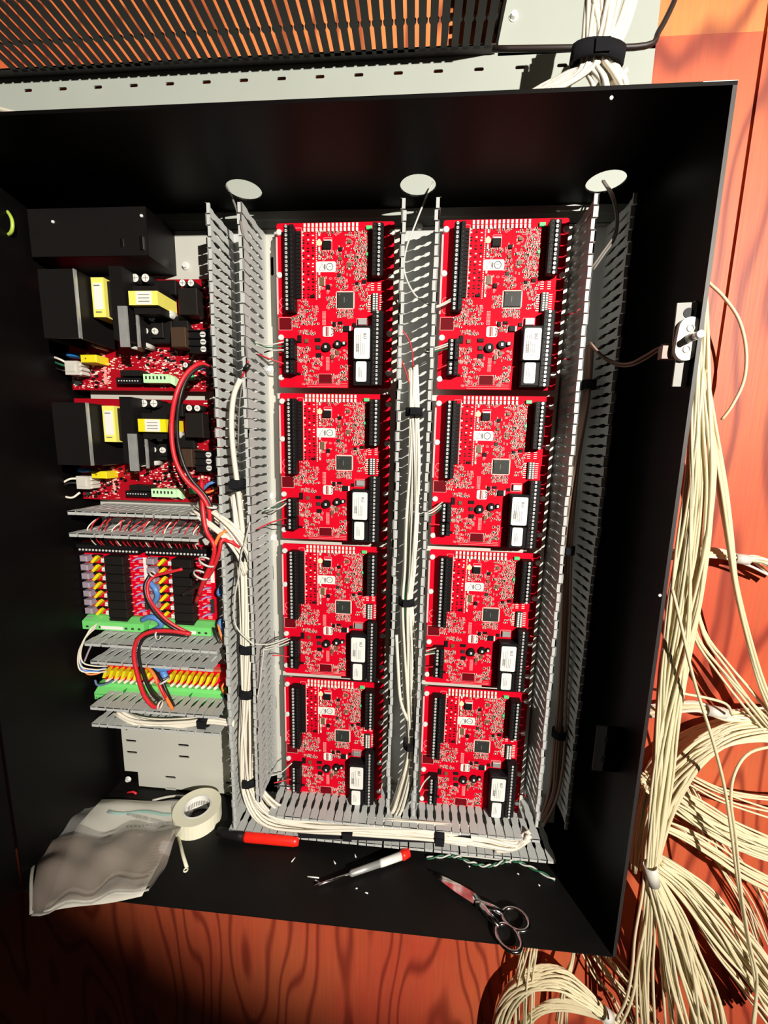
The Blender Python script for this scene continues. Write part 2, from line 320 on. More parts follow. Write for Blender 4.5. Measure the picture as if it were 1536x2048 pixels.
duct('grey slotted vertical wiring duct between the two columns of large red boards', [(163,-820,2,1),(206,-820,2,-1)], 162,207,-820,2)
duct('grey slotted vertical wiring duct right of the right board column, mostly in shade', [(380,-822,2,-1),(421,-822,2,-1)], 379,422,-822,2)
duct('grey slotted horizontal wiring duct along the bottom under the large red boards', [(-830,-15,392,1),(-863,-78,412,1)], -90,412,-864,-829, False)
duct('short slotted horizontal duct full of red wires, under the lower power supply', [(-377,-288,-92,1),(-408,-288,-92,1)], -288,-90,-409,-376, False)
duct('short empty slotted horizontal duct between the relay boards and the fuse boards', [(-570,-282,-80,1),(-598,-276,-80,1)], -282,-80,-599,-569, False)
duct('short slotted horizontal duct holding white cables, above the bare plate corner', [(-672,-284,-80,1),(-700,-284,-80,1)], -290,-80,-701,-671, False)
# ---------------------------------------------------------------- large red controller boards
def rrect(x0,x1,z0,z1,r,n=4):
    out = []
    for q,(cx,cz) in enumerate(((x1-r,z1-r),(x0+r,z1-r),(x0+r,z0+r),(x1-r,z0+r))):
        for k in range(n+1): a = math.pi/2*(q+k/n); out.append((cx+r*math.cos(a), cz+r*math.sin(a)))
    return out
def terminal(parent, rect, n, first_u, first_v, last_v, outer, h=14, splits=()):
    x0,x1,z0,z1 = rect; cx, cz = (x0+x1)/2, (z0+z1)/2; t = None
    wd = x1-x0; b = B(); s = 1 if outer == 'left' else -1     # screws sit on the outer side
    prof = [(0,0),(-wd/2*s,0),(-wd/2*s,-7),(-wd/2*s,-h+1.5),(-wd/2*s+1.5*s,-h),(-wd*.02*s,-h),(wd*.04*s,-h+2.5),(wd*.12*s,-h-1),(wd/2*s,-h-1),(wd/2*s,0)]
    segs = [z1]+[z1-(z1-z0)*q for q in splits]+[z0]
    for k in range(len(segs)-1):
        a, c = segs[k]-cz-.3, segs[k+1]-cz+.3
        b.add([(p[0],p[1],a) for p in prof]+[(p[0],p[1],c) for p in prof],
              [list(range(10)), list(range(19,9,-1))]+[(i,(i+1)%10,(i+1)%10+10,i+10) for i in range(10)])
    t = obj('terminal_block', b, TERM, parent, (cx, 0, cz))
    sb = B(); ob = B()
    for i in range(n):
        z = first_v+(last_v-first_v)*i/(n-1)-cz
        sb.cyl((first_u-cx,-h+.3,z), 1.75, 0.9, 8); sb.box(first_u-cx-1.5, first_u-cx+1.5, -h-.9, -h-.5, z-.28, z+.28, 1)
        ob.box(wd*.26*s, wd*.36*s, -h-1.3, -h-.9, z-.9, z+.9, 0)
    sb2 = obj('terminal_screws', sb, [SCREW, CHIP], t, kind='stuff'); obj('pin_slots', ob, CHIPG, t, kind='stuff')
    return t
def make_board():
    t = link('controller_board', None)
    b = B(); b.prism(rrect(0,152,-203,0,3), 0, 1.6); obj('circuit_board', b, PCB, t)
    terminal(t, (13.2,26,-109.5,-8.2), 20, (16.5,-10.3)[0], (16.5,-10.3)[1], (15,-106.7)[1], 'left', splits=(.42,.83))
    terminal(t, (126,139.3,-68.1,-7.7), 12, (134.1,-10.5)[0], (134.1,-10.5)[1], (135.2,-66.7)[1], 'right', splits=(.45,))
    terminal(t, (127.3,141.1,-200.6,-109.2), 18, (133.8,-111.2)[0], (133.8,-111.2)[1], (135.4,-198.1)[1], 'right', splits=(.37,.72))
    terminal(t, (11.4,25.3,-168.5,-142.7), 5, (15.9,-145.5)[0], (15.9,-145.5)[1], (15.6,-165.9)[1], 'left')
    terminal(t, (11,25,-187.4,-169.7), 3, (15.7,-174)[0], (15.7,-174)[1], (15.6,-184)[1], 'left')
    # two tall relay modules with paper labels
    for k, (r, lr) in enumerate((((102.7,126.6,-170,-127.4), (104.6,124.9,-168.7,-131)), ((103.7,126.3,-200.5,-170.8), (107.4,121.1,-197,-171.8)))):
        b = B(); b.box(r[0], r[1], -16.6, 0, r[2]+.4, r[3]-.4, c=0.8); m = obj('relay_module', b, TERM, t)
        b = B(); b.prism(rrect(*lr, 2.2), -16.95, -16.6); lb = obj('relay_label', b, LABEL, m, label='white printed relay label')
        b = B()
        for q in range(5 if k == 0 else 3):
            x = lr[0]+3+(lr[1]-lr[0]-8)*q/(5 if k == 0 else 3); b.box(x, x+.45, -17.05, -16.94, lr[2]+4+RND.random()*4, lr[3]-(14 if k == 0 and q > 2 else 6)-RND.random()*5)
        if k == 0:
            for q in range(9): b.box(lr[0]+2.5, lr[0]+6.5, -17.05, -16.94, lr[2]+9+q*1.1, lr[2]+9.5+q*1.1, 1)
        obj('small_print', b, [INKG, INK], m, kind='stuff')
        if k == 0:
            text('component_mark', 'RU', 5.6, INK, m, (lr[1]-6.5, -17.0, lr[3]-10), (math.pi/2, math.radians(80), 0))
    # chips
    def chip(name, rect, h, m, pins=None, n=12, lab=None):
        x0,x1,z0,z1 = rect; b = B(); b.box(x0,x1,-h,0,z0,z1,c=min(.5,h*.3)); o = obj(name, b, m, t)
        if pins:
            pb = B()
            for i in range(n):
                f = (i+.5)/n
                if 'h' in pins:
                    z = z0+(z1-z0)*f; pb.box(x0-1.7,x0,-.5,0,z-.35,z+.35); pb.box(x1,x1+1.7,-.5,0,z-.35,z+.35)
                if 'v' in pins:
                    x = x0+(x1-x0)*f; pb.box(x-.35,x+.35,-.5,0,z0-1.7,z0); pb.box(x-.35,x+.35,-.5,0,z1,z1+1.7)
            obj('chip_pins', pb, SILKW, o, kind='stuff')
        return o
    mc = chip('processor_chip', (79.5,100.5,-101.8,-83.3), 2.2, CHIPG, 'hv', 16)
    b = B(); rr = (79.5,100.5,-101.8,-83.3)
    b.box(rr[0]+9,rr[0]+9.8,-2.35,-2.2,rr[2]+6,rr[3]-6); b.box(rr[0]+12,rr[0]+12.6,-2.35,-2.2,rr[2]+9,rr[3]-9); b.cyl((rr[0]+3,-2.2,rr[3]-3),.8,.15,8); obj('chip_marking', b, INKG, mc)
    chip('regulator_chip', (60.6,71.1,-31.8,-22.3), 3.4, CHIP, 'v', 5)
    x0,x1,z0,z1 = (61.9,71.8,-22.6,-20.4); b = B(); b.box(x0,x1,-1.6,0,z0,z1); obj('regulator_tab', b, SCREW, t)
    chip('power_chip', (87.8,95.8,-131.3,-124.4), 2.6, CHIP, 'h', 4); x0,x1,z0,z1 = (95.6,97.9,-131.3,-124.5); b = B(); b.box(x0,x1,-1.4,0,z0,z1); obj('chip_tab', b, LABEL, t)
    chip('inductor_can', (107.4,118.8,-123.6,-115.9), 4, ALU); chip('crystal_can', (55.9,62,-75,-64.7), 1.2, BROWNC, 'h', 7)
    x0,x1,z0,z1 = (125,133.4,-107.6,-85.3); b = B(); b.box(x0,x1,-3.4,0,z0,z1); ds = obj('dip_switch', b, CHIPG, t); b = B()
    for i in range(8):
        z = z0+(z1-z0)*(i+.5)/8
        for x in (x0+1.6, x0+5.4): b.box(x, x+2.4, -4.2, -3.3, z-.9, z+.9)
    obj('switch_levers', b, LABEL, ds, kind='stuff')
    for (u,v,r,h) in ((635,1415,38,5),(762,1390,34,5),(828,1382,20,4)):
        pass
    for (x,z),r,h in (((64.7,-151.1),6.2,4.5),((80.4,-147.5),5.6,4.5),((88.9,-146.2),3.4,3.5)):
        b = B(); b.cyl((x,0,z), r, h, 14, r2=r*.86); b.box(x-1.4,x+1.4,-h-.3,-h,z-1.7,z+1.7,1); obj('power_inductor', b, [CHIP, SCREW], t)
    x,z = (55.7,-23.9); b = B(); b.cyl((x,0,z), 3.6, 1.0, 16); obj('fiducial_disc', b, mat_once('cream_disc', (0.85,0.75,0.42)), t)
    x0,x1,z0,z1 = (116,123.5,-9.9,-5.4); b = B(); b.box(x0,x1,-3,0,z0,z1,c=.6); obj('status_light', b, GREENL, t)
    x0,x1,z0,z1 = (116.5,119.4,-40,-36.3); b = B(); b.box(x0,x1,-2,0,z0,z1); obj('status_light', b, GREENL, t)
    # paper stickers
    x0,x1,z0,z1 = (51.2,77.4,-58.3,-45.7); b = B(); b.prism(rrect(x0,x1,z0,z1,2.5), -.25, 0); st = obj('marking_sticker', b, LABEL, t, label='white sticker printed with a triangle and a ring')
    cz = (z0+z1)/2; b = B(); tri = [(x0+4,cz-4),(x0+12,cz-4),(x0+8,cz+4)]
    b.tube([(p[0],-.3,p[1]) for p in tri], .45, 4, closed=True); b.ring((x1-8,-.3,cz), 4.2, .5, n=18, m=4); b.box((x0+x1)/2-2.5,(x0+x1)/2-.5,-.4,-.2,cz-3,cz+3); b.box(x1-9.6,x1-6.4,-.4,-.2,cz-.3,cz+.3); obj('printed_symbols', b, INKG, st)
    x0,x1,z0,z1 = (60.1,74,-137.5,-124.5); b = B(); b.prism(rrect(x0,x1,z0,z1,2.5), -.25, 0); st = obj('logo_sticker', b, LABEL, t, label='small white sticker with a red triangle mark')
    cz = (z0+z1)/2; b = B(); xm = x0+11
    b.tube([(xm+6,-.3,cz),(xm,-.3,cz+4.6),(xm+2,-.3,cz),(xm,-.3,cz-4.6)], .55, 4, closed=True); b.box(x0+4,x0+6.6,-.4,-.2,cz-6,cz+6,1); b.box(x0+7.6,x0+8.4,-.4,-.2,cz-6,cz+6,1); obj('printed_logo', b, [INK, INKR], st)
    # small black and brown parts
    smd = [(83,-31.7,4.7,4.2,0),(83,-42.8,4.7,4.2,1),(95,-22.8,4.5,4.2,1),(95.2,-50.3,4.2,5,1),(81.9,-62.4,4.2,4.2,2),(105.2,-72.6,3.7,3.7,0),(114.5,-70.6,5,4,0),(67.5,-76.6,4.7,5.2,0),(46.8,-87.8,5.5,3.2,0),(75.6,-122.1,4,5.2,0),(83.4,-120.4,5.5,3,0),(102,-122.9,4.2,4.2,0),(28.7,-140.7,5,9.4,0),(38.2,-143.1,5,5,1),(53.4,-141.8,7.4,4.2,0),(53.6,-151.2,5.5,5,2),(54.6,-161.2,6.7,5.2,0),(79.8,-157.8,4.7,5,1),(73,-163.3,4,5.7,1),(27.6,-185.1,3.7,3.2,0)]
    for i,(x,z,wx,wz,k) in enumerate(smd):
        b = B(); b.box(x-wx/2,x+wx/2,-1.8,0,z-wz/2,z+wz/2,c=.3); obj('small_component', b, (CHIP,BROWNC,CHIPG)[k], t)
    # row of jumper pads, row of diodes, and the printed pattern
    b = B(); r = random.Random(3)
    for k in range(14):
        x, z = (37,-6.1)[0]+k*(5.2), (37,-6.1)[1]; b.box(x-1.3,x+1.3,-1.2,0,z+.6,z+5); b.box(x-1.3,x+1.3,-2.0,0,z-5,z-.6)
    obj('jumper_pads', b, SILKW, t, kind='stuff')
    b = B(); p0 = (28.4,-12.4); p1 = (27.5,-88.3)
    for k in range(18):
        z = p0[1]+(p1[1]-p0[1])*k/17; b.box(p0[0]-3.4,p0[0]+3.4,-2.6,0,z-1.9,z+1.9); 
    obj('diode_row', b, CHIP, t, kind='stuff')
    b = B(); sb = B()
    def pad(x,z,wx,wz,mi=0,h=.5): b.box(x-wx/2,x+wx/2,-h,0,z-wz/2,z+wz/2,mi)
    def line(xa,za,xb,zb,wd=.45): sb.box(min(xa,xb)-wd/2,max(xa,xb)+wd/2,-.12,0,min(za,zb)-wd/2,max(za,zb)+wd/2)
    def rect(x0,x1,z0,z1,wd=.45): line(x0,z0,x1,z0,wd); line(x0,z1,x1,z1,wd); line(x0,z0,x0,z1,wd); line(x1,z0,x1,z1,wd)
    q0 = (34.8,-12.7); q1 = (34,-86.9)
    for k in range(9):
        z = q0[1]+(q1[1]-q0[1])*k/8
        for j in range(3):
            for l in range(2): pad(q0[0]+j*6.4+r.uniform(-.4,.4), z+l*3.6-1.8+r.uniform(-.4,.4), r.uniform(1.6,3.0), r.uniform(1.0,1.9), r.choice((0,0,1)))
        pad(q0[0]+21, z, 2.2, 5.5, 1)
        for l in range(4): pad(q0[0]+17.2, z-4+l*2.4, 1.3, 1.2, 1)
        line(p0[0]-4.6, z-3, p0[0]-4.6, z+3, .8); line(p0[0]+5, z-3.4, p0[0]+5, z+3.4, .8)
    def cluster(rc, n, dens=1.0):
        x0,x1,z0,z1 = rc
        for i in range(int(n*1.35)):
            x, z = r.uniform(x0,x1), r.uniform(z0,z1); a = r.random() < .5
            ww, hh = (r.uniform(2.2,3.6), r.uniform(1.1,1.7)) if a else (r.uniform(1.1,1.7), r.uniform(2.2,3.6))
            k = r.random()
            if k < .55: pad(x,z,ww,hh,1); pad(x,z,ww*.42,hh*1.02,(0,2)[r.random()<.4],.8)
            elif k < .85: rect(x-ww*.6,x+ww*.6,z-hh*.6,z+hh*.6,.5)
            else: pad(x,z,ww*.6,hh*.6,2,.9)
    for rc, n in (((100.8,119,-67.5,-10.5, ), 150), ((90,99.4,-63.2,-11.8, ), 26), ((77.4,92.9,-81.3,-63.7, ), 34), ((65.1,77.5,-102.3,-88, ), 26), ((79.4,101.1,-113.9,-104.7, ), 34), ((27,54.5,-122.6,-99.9, ), 70),
                  ((18,27.4,-125.8,-112.5, ), 20), ((26,50.6,-135.1,-129.6, ), 18), ((54.8,74.3,-43.5,-33.3, ), 26), ((84.7,93,-196.2,-173, ), 34), ((25.2,42.8,-170.6,-149.7, ), 40), ((44.1,59.4,-173.9,-163, ), 18),
                  ((70.8,93.5,-168.8,-153.2, ), 26), ((32.6,54.2,-198.4,-174.8, ), 46), ((72.1,84.8,-197.2,-184.9, ), 20), ((77.6,88.2,-131.5,-128.1, ), 6), ((108.7,122.5,-103.5,-72.5, ), 34), ((27.1,40.8,-99,-92.6, ), 12),
                  ((100.1,110,-82.1,-72.7, ), 14), ((72,88.2,-129,-119.6, ), 14), ((51,70.7,-85.4,-64.2, ), 14), ((92.5,99.4,-56.1,-35, ), 14), ((77.3,87.8,-62.3,-25.9, ), 26), ((54.9,92.4,-15.2,-9.9, ), 14)):
        cluster(rc, n)
    rect(0.9,18.4,-129.2,-113.6); rect(25.2,34.5,-168.4,-151); rect(24.4,32.8,-90,-5.7); rect(54.2,72.7,-197,-184.9); rect(61.5,72.1,-31.8,-17.7); rect(105.2,119.4,-124.9,-114.7); rect(77.9,101.4,-103.3,-81.9, .8)
    for v in range(4):
        pass
    x0,x1,z0,z1 = (38.8,93.1,-201.4,-200.1)
    for k in range(3): line(x0,z0+k*2.2,x1,z0+k*2.2,.35)
    x0,x1,z0,z1 = (123.3,134.9,-80.3,-72.2)
    for k in range(4): pad(x0+2,z0+k*2.6,4,.9,1); pad(x1-1,z0+k*2.6,4,.9,1)
    for k in range(8):
        x0,x1,z0,z1 = (120.4,135.5,-107.4,-85.7); z = z0+(z1-z0)*(k+.5)/8; pad(x0+1,z,4,.9,1); pad(x1+1.4,z,4,.9,1)
    x,z = (7,-94.3); sb.ring((x,-.1,z), 4.5, .3, n=14, m=4, a0=60, a1=300); x,z = (6.8,-104.4); sb.ring((x,-.1,z), 4.5, .3, n=14, m=4, a0=60, a1=300)
    line(0.7,-16.5, -1.1,-109.3, .5); 
    for k in range(30):
        x, z = (59.5,-105.2); sb.box(x+k%3*1.7, x+k%3*1.7+1.1, -.12, 0, z-2-(k//3)*1.75, z-1-(k//3)*1.75)
        x, z = (64.4,-162.3); sb.box(x+k%3*1.7, x+k%3*1.7+1.1, -.12, 0, z-2-(k//3)*1.75, z-1-(k//3)*1.75)
    obj('printed_lines', sb, SILK, t, kind='stuff'); obj('tiny_components', b, [CHIP, SILKW, BROWNC], t, kind='stuff')
    b = B(); b.box(54.5,72.1,-.25,0,-196.7,-185.5); obj('bare_pad', b, PCBD, t); b = B(); b.box(1.2,18.1,-.25,0,-128.9,-114.2); obj('bare_pad', b, PCBD, t)
    for (x,z) in ((3.5,-10.9),(3.2,-61.8),(3.7,-138.8),(3,-190.3),(149,-13),(149,-65),(148,-134),(148,-184)):
        b = B(); b.cyl((x,-.2,z), 4.4, 2.2, 12, r2=3.2); b.cyl((x,18,z), 2.5, 18, 8, mi=1); obj('standoff_screw', b, [SCREW, TIEW], t)
    return t
board0 = make_board()
rowname = ('top', 'second', 'third', 'bottom')
for col in range(2):
    for row in range(4):
        o = board0 if (col, row) == (0,0) else copy_tree(board0)
        o.location = (213.2*col*S, 0, -210.6*row*S)
        o['label'] = 'large red controller board, %s of the %s column of four' % (rowname[row], ('left', 'right')[col])
        o['category'] = 'circuit board'; o['group'] = 'large red controller boards'
# ---------------------------------------------------------------- left column: black transformer box
bb = thing('transformer_box', 'black steel box in the top left corner of the enclosure above the power supplies', 'metal box', (-235,30,-20))
b = B(); b.box(-83+5,80,-60,0,-29,27); obj('box_body', b, BLACK_PAINT, bb); b = B(); b.box(-77,79.6,-60.8,-60,-28.8,26.8); obj('box_cover', b, mat('satin_black_cover', (0.007,0.006,0.006), 0.5, spec=.2, bump=.1), bb)
for p in [(-278.5,-31,-8.7),(-160.6,-31,-4)]: b = B(); b.cyl((p[0]+235,-60.8,p[2]+20), 2.4, 1.6, 10, r2=1.4); obj('cover_screw', b, SCREW, bb)
b = B(); x0,x1,z0,z1 = -191,-160.2,-40.4,-29.6; b.box(x0+235,x0+239,-61.6,-60.8,z0+22,z1+20); b.box(x1+231,x1+235,-63,-60.8,z0+18,z1+22); obj('power_switch', b, CHROME, bb)
# ---------------------------------------------------------------- power supplies
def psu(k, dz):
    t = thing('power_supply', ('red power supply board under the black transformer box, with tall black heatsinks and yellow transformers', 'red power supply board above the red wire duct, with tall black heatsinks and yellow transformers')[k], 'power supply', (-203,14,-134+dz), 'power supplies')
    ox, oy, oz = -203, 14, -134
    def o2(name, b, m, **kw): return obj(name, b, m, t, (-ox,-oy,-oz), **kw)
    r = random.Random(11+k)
    b = B(); b.box(-313,-93,14,16,-208,-60); o2('circuit_board', b, mat_once('shaded_red_solder_mask', (0.36,0.002,0.010)))  # board red darkened, with shade mixed into the colour
    b = B(); b.box(-287,-239,-52,-49,-153,-72); b.box(-287,-285,-49,14,-153,-72); b.box(-241,-239,-49,14,-153,-72); b.box(-285,-241,-49,-30,-74,-72); o2('heatsink', b, mat_once('black_anodised', (0.007,0.006,0.006)))
    b = B(); b.box(-240,-238.6,-52.5,-48,-153,-72); o2('heatsink_edge_highlight', b, ALU)  # pale strip paints the highlight along the heatsink's right edge
    tb = B(); tb.box(-234,-205,-24,14,-119,-76); t1 = o2('transformer', tb, CHIP)
    b = B(); b.box(-235.5,-218.5,-30,14,-121.5,-73.5); b.box(-233,-221,-30.3,-30,-112,-80,1); b.box(-232,-224,-30.5,-30.2,-84,-82.6,2); b.box(-232,-224,-30.5,-30.2,-116,-114.6,2); obj('yellow_tape', b, [YEL, LABEL, INKG], t1, (0,0,0))
    b = B()
    for q in range(5): b.ring((-210,-18+q*5,-97), 15, 1.2, axis='y', n=18, m=5)
    obj('winding', b, COPPER, t1)
    b = B(); b.box(-207,-190,-34,14,-150,-62); o2('heatsink', b, mat_once('black_anodised', (0,0,0)))
    x0,x1,z0,z1 = -197.5,-185.5,-159.7,-110; b = B(); b.box(x0,x1,-36.5,-34.2,z0,z1); o2('aluminium_strip', b, ALU)
    b = B(); b.box(x1+1.5,x1+4.5,-22,-19,z0+3,z1-2); b.box(x1+1.5,x1+3,-19,14,z0+6,z1-8,1); o2('aluminium_fin', b, [ALU, CHIP])
    for q in ((-184,-150,2,14,-146,-112),(-150,-128,4,14,-128,-110),(-178,-160,-2,2,-140,-118),(-186,-140,0,14,-84,-66),(-128,-110,6,14,-150,-132)):
        b = B(); b.box(*q, c=1.0); o2('black_component', b, CHIP)
    # second transformer
    b = B(); b.box(-184,-148,-24,14,-116,-82); t2 = o2('transformer', b, CHIP); b = B(); b.box(-186,-147,-30,12,-107,-90); b.box(-176,-155,-30.4,-30,-106.5,-90.5,1)
    for q in range(3): b.box(-173,-158,-30.6,-30.3,-95-q*4,-94.2-q*4,2)
    obj('yellow_tape', b, [YEL if k == 0 else YELF, LABEL, INKG], t2)
    # capacitors
    caps = ((-187.9,-67.8,5.6,26,0),(-173.4,-67.9,5.6,26,0),(-187.6,-116.2,5.0,20,0),(-172.3,-114.9,5.2,20,0),(-150,-109.3,5.6,18,1),(-184.5,-131.3,4.6,17,0),(-171,-131.6,4.2,18,1),(-201.1,-151.3,4.2,22,1),(-185.3,-150.1,4.2,20,1),(-125.4,-72.9,4.6,22,0),(-113.8,-73,4.6,22,0),(-133.1,-174.4,3.8,12,0),(-185.5,-126,3,30,0),(-253.8,-152.7,2.2,30,1))
    for i,(x,z,rr,h,wh) in enumerate(caps):
        b = B(); b.cyl((x,14,z), rr, h, 16); b.cyl((x,14-h,z), rr*.9, .5, 16, mi=1); b.box(x-rr*.7,x+rr*.7,14-h-.7,14-h-.45,z-.3,z+.3,2); b.box(x-.3,x+.3,14-h-.7,14-h-.45,z-rr*.7,z+rr*.7,2)
        o2('capacitor', b, [(CHIP, PALEW, LAV)[wh], LABEL, INKG])
    x0,x1,z0,z1 = -131.5,-106,-113.1,-79.7; b = B(); b.box(x0,x1,-10,14,z0,z1,c=.8); o2('relay', b, mat_once('matte_relay_black', (0.012,0.010,0.009)))
    x0,x1,z0,z1 = -143.8,-123.1,-153.9,-128.7; b = B(); b.box(x0,x1,-12,14,z0,z1,c=.8); o2('relay', b, mat_once('brown_relay_case', (0.06,0.035,0.022)))
    x0,x1,z0,z1 = -122.2,-95.6,-159.7,-131.5; b = B(); b.box(x0,x1,-4,14,z0,z1); 
    for q in range(4): b.box(x0,x1+2,-7,-4,z0+(z1-z0)*q/3-.8,z0+(z1-z0)*q/3+.8)
    tb = o2('terminal_block', b, TERM)
    for q in range(3):
        b = B(); z = z0+(z1-z0)*(q+.5)/3; b.cyl((x1-7,-4,z), 4, 1.4, 12); b.box(x1-10,x1-4,-5.9,-5.4,z-.5,z+.5,1); obj('terminal_screw', b, [SCREW, CHIP], tb)
    x,z = (-288.2,-166.1)
    b = B(); vs = []
    b.ring((x-5,0,z+3), 7.5, 3.0, axis='z', n=18, m=8); b.cyl((x-5,0,z+1), 8, 4, 16, axis='z'); o2('varistor', b, BLUE2)
    x0,x1,z0,z1 = -277.5,-262.5,-174,-163.6; b = B(); b.box(x0,x1+8,-9,14,z0,z1,c=.6); b.cyl(((x0+x1)/2,-9,(z0+z1)/2), 1, .3, 8, mi=1); o2('film_capacitor', b, [YELF, INK])
    x0,x1,z0,z1 = -302.5,-283.7,-190.3,-171.7; b = B(); b.box(x0,x1,-8,12,z0,z1); b.box(x0+3,x1-4,-9,-8,z0+4,z1-4)
    for q in range(3): b.box(x1,x1+3,-4,10,z0+q*6+1,z0+q*6+4)
    o2('power_plug', b, TIEW)
    x0,x1,z0,z1 = -224.8,-194.8,-190.5,-182.8; b = B(); b.box(x0,x0+14,-4,14,z0,z1); b.box(x0+15,x1,-4,14,z0,z1); o2('relay', b, mat_once('matte_relay_black', (0,0,0)))
    x0,x1,z0,z1 = -236.1,-199.8,-200.3,-191.9; b = B(); b.box(x0,x1,2,14,z0,z1); o2('pin_socket', b, TERM); b = B()
    for q in range(8): b.cyl((x0+4+q*4,2,z0+4), 1, .6, 6)
    o2('socket_pins', b, SCREW, kind='stuff')
    x0,x1,z0,z1 = -193.1,-156.1,-199.2,-187.5; b = B(); b.box(x0,x1,-2,14,z0,z1); b.prism([(x1,z0),(x1+5,z0-3),(x1+5,z1-4),(x1,z1)],4,14)
    for q in range(6): b.box(x0+3+q*5.4,x0+5.4+q*5.4,-2.4,-1.9,z0+5,z0+9,1)
    o2('pale_green_connector', b, [PALEG, INK], label='pale mint green connector')
    x0,x1,z0,z1 = -136.9,-128,-193.2,-184.7; b = B(); b.box(x0,x1,0,14,z0,z1); o2('jumper', b, GREENL)
    # printed legend and small parts
    b = B(); sb = B()
    for (X0,X1,Z0,Z1,n) in ((-312,-255,-206,-176,150),(-255,-190,-180,-160,50),(-200,-100,-205,-150,420),(-140,-95,-150,-64,70),(-286,-262,-176,-158,30)):
        for i in range(n):
            x, z = r.uniform(X0,X1), r.uniform(Z0,Z1); a = r.random()
            if a < .62: sb.box(x,x+r.uniform(.8,4),13.7,14,z,z+r.uniform(.5,1.6))
            elif a < .85: b.box(x,x+3,12.6,14,z,z+1.6,1)
            else: b.box(x,x+r.uniform(2,5),12,14,z,z+r.uniform(2,3.5),0)
    o2('printed_legend', sb, SILK, kind='stuff'); o2('tiny_components', b, [CHIP, SILKW], kind='stuff')
    for (X,Z) in ((-304,-198),(-100,-68),(-100,-198)):
        b = B(); b.cyl((X,13.8,Z), 4, 2, 12); o2('board_screw', b, CHIPG)
    b = B(); b.box(-262,-259,12,14,-200,-158); 
    for q in range(9): b.cyl((-262,14,-160-q*4.6), 1.6, 1.4, 8, mi=0)
    o2('solder_row', b, mat_once('pink_solder', (0.8,0.35,0.3)), kind='stuff')
    return t
for k, dz in ((0,0),(1,-160)):
    t = psu(k, 0)
    if k: t.location.z -= .160
# ---------------------------------------------------------------- relay boards
def relay_board(k):
    t = thing('relay_board', ('left red relay output board with yellow fuses under the red wire duct', 'right red relay output board with yellow fuses, beside the vertical duct')[k], 'relay board', (-266+k*106,10,-500), 'relay boards')
    X0 = -52
    b = B(); b.box(-51,51,0,2,-68,68); obj('circuit_board', b, PCB, t)
    b = B(); b.box(-48,48,-14,0,54,66); b.box(-48,48,-17,-14,61,66); tb = obj('terminal_block', b, TERM, t); b = B()
    for i in range(18): b.cyl((-45+i*5.3,-14,57.5), 1.6, .8, 8)
    obj('terminal_screws', b, SCREW, tb, kind='stuff')
    for i in range(8):
        z = 42-i*14.0
        b = B(); b.box(-50,-38,-12,0,z-4.6,z+4.6,c=1.5); obj('jumper_block', b, PURP, t)
        b = B(); b.add([(-34,-10,z-5),(-30,-10,z-6.5),(-21,-10,z+2.5),(-25,-10,z+5),(-34,0,z-5),(-30,0,z-6.5),(-21,0,z+2.5),(-25,0,z+5)], [(0,1,2,3),(7,6,5,4),(0,4,5,1),(1,5,6,2),(2,6,7,3),(3,7,4,0)]); obj('fuse', b, YELF, t)
        b = B(); b.box(-35,-20,-5,0,z+2,z+5); obj('fuse_holder', b, CHIP, t)
        b = B(); b.box(-17,-10,-9,0,z-5,z+1); b.box(-15,-12,-12,-9,z-3,z-1); obj('jumper_cap', b, LABEL, t)
        b = B(); b.box(-8,22,-15,0,z-6.4,z+6.4,c=.8); obj('relay', b, mat_once('matte_relay_black', (0,0,0)), t)
        b = B(); b.prism([(31,z-3),(38,z+1),(44,z+1.5),(44,z+3),(37,z+3),(30,z-1)], -5, 0); obj('indicator', b, LAV, t)
        b = B(); b.box(24,30,-1,0,z-5.9,z-5.4); b.box(22,24.5,-3,0,z-.5,z+.5); b.box(31,36,-3,0,z+4,z+5); b.box(38,44,-2,0,z-3,z-1.5); b.box(38,44,-2,0,z-5.5,z-4.4)
        obj('solder_marks', b, SILK, t)
    b = B(); b.box(44,50,-.4,0,10,45); obj('part_label', b, LABEL, t)
    b = B(); b.box(43,48,-3,0,-38,-16); obj('chip', b, CHIPG, t)
    b = B(); b.prism([(-18,-68),(-18,-55),(-6,-50),(0,-50),(0,-68)], -50+k*2, 50, axis='x'); 
    tb = obj('green_terminal_block', b, GREENT, t, label='bright green terminal block'); b = B()
    b.box(-20+k*10,16+k*10,-18.5,-18,-66,-61,1)
    for i in range(9):
        if abs(i-4) > 1: b.box(-44+i*10.5,-40+i*10.5,-18.4,-18,-65,-62,0)
    obj('terminal_numbers', b, [INK, LABEL], tb)
    return t
relay_board(0); relay_board(1)
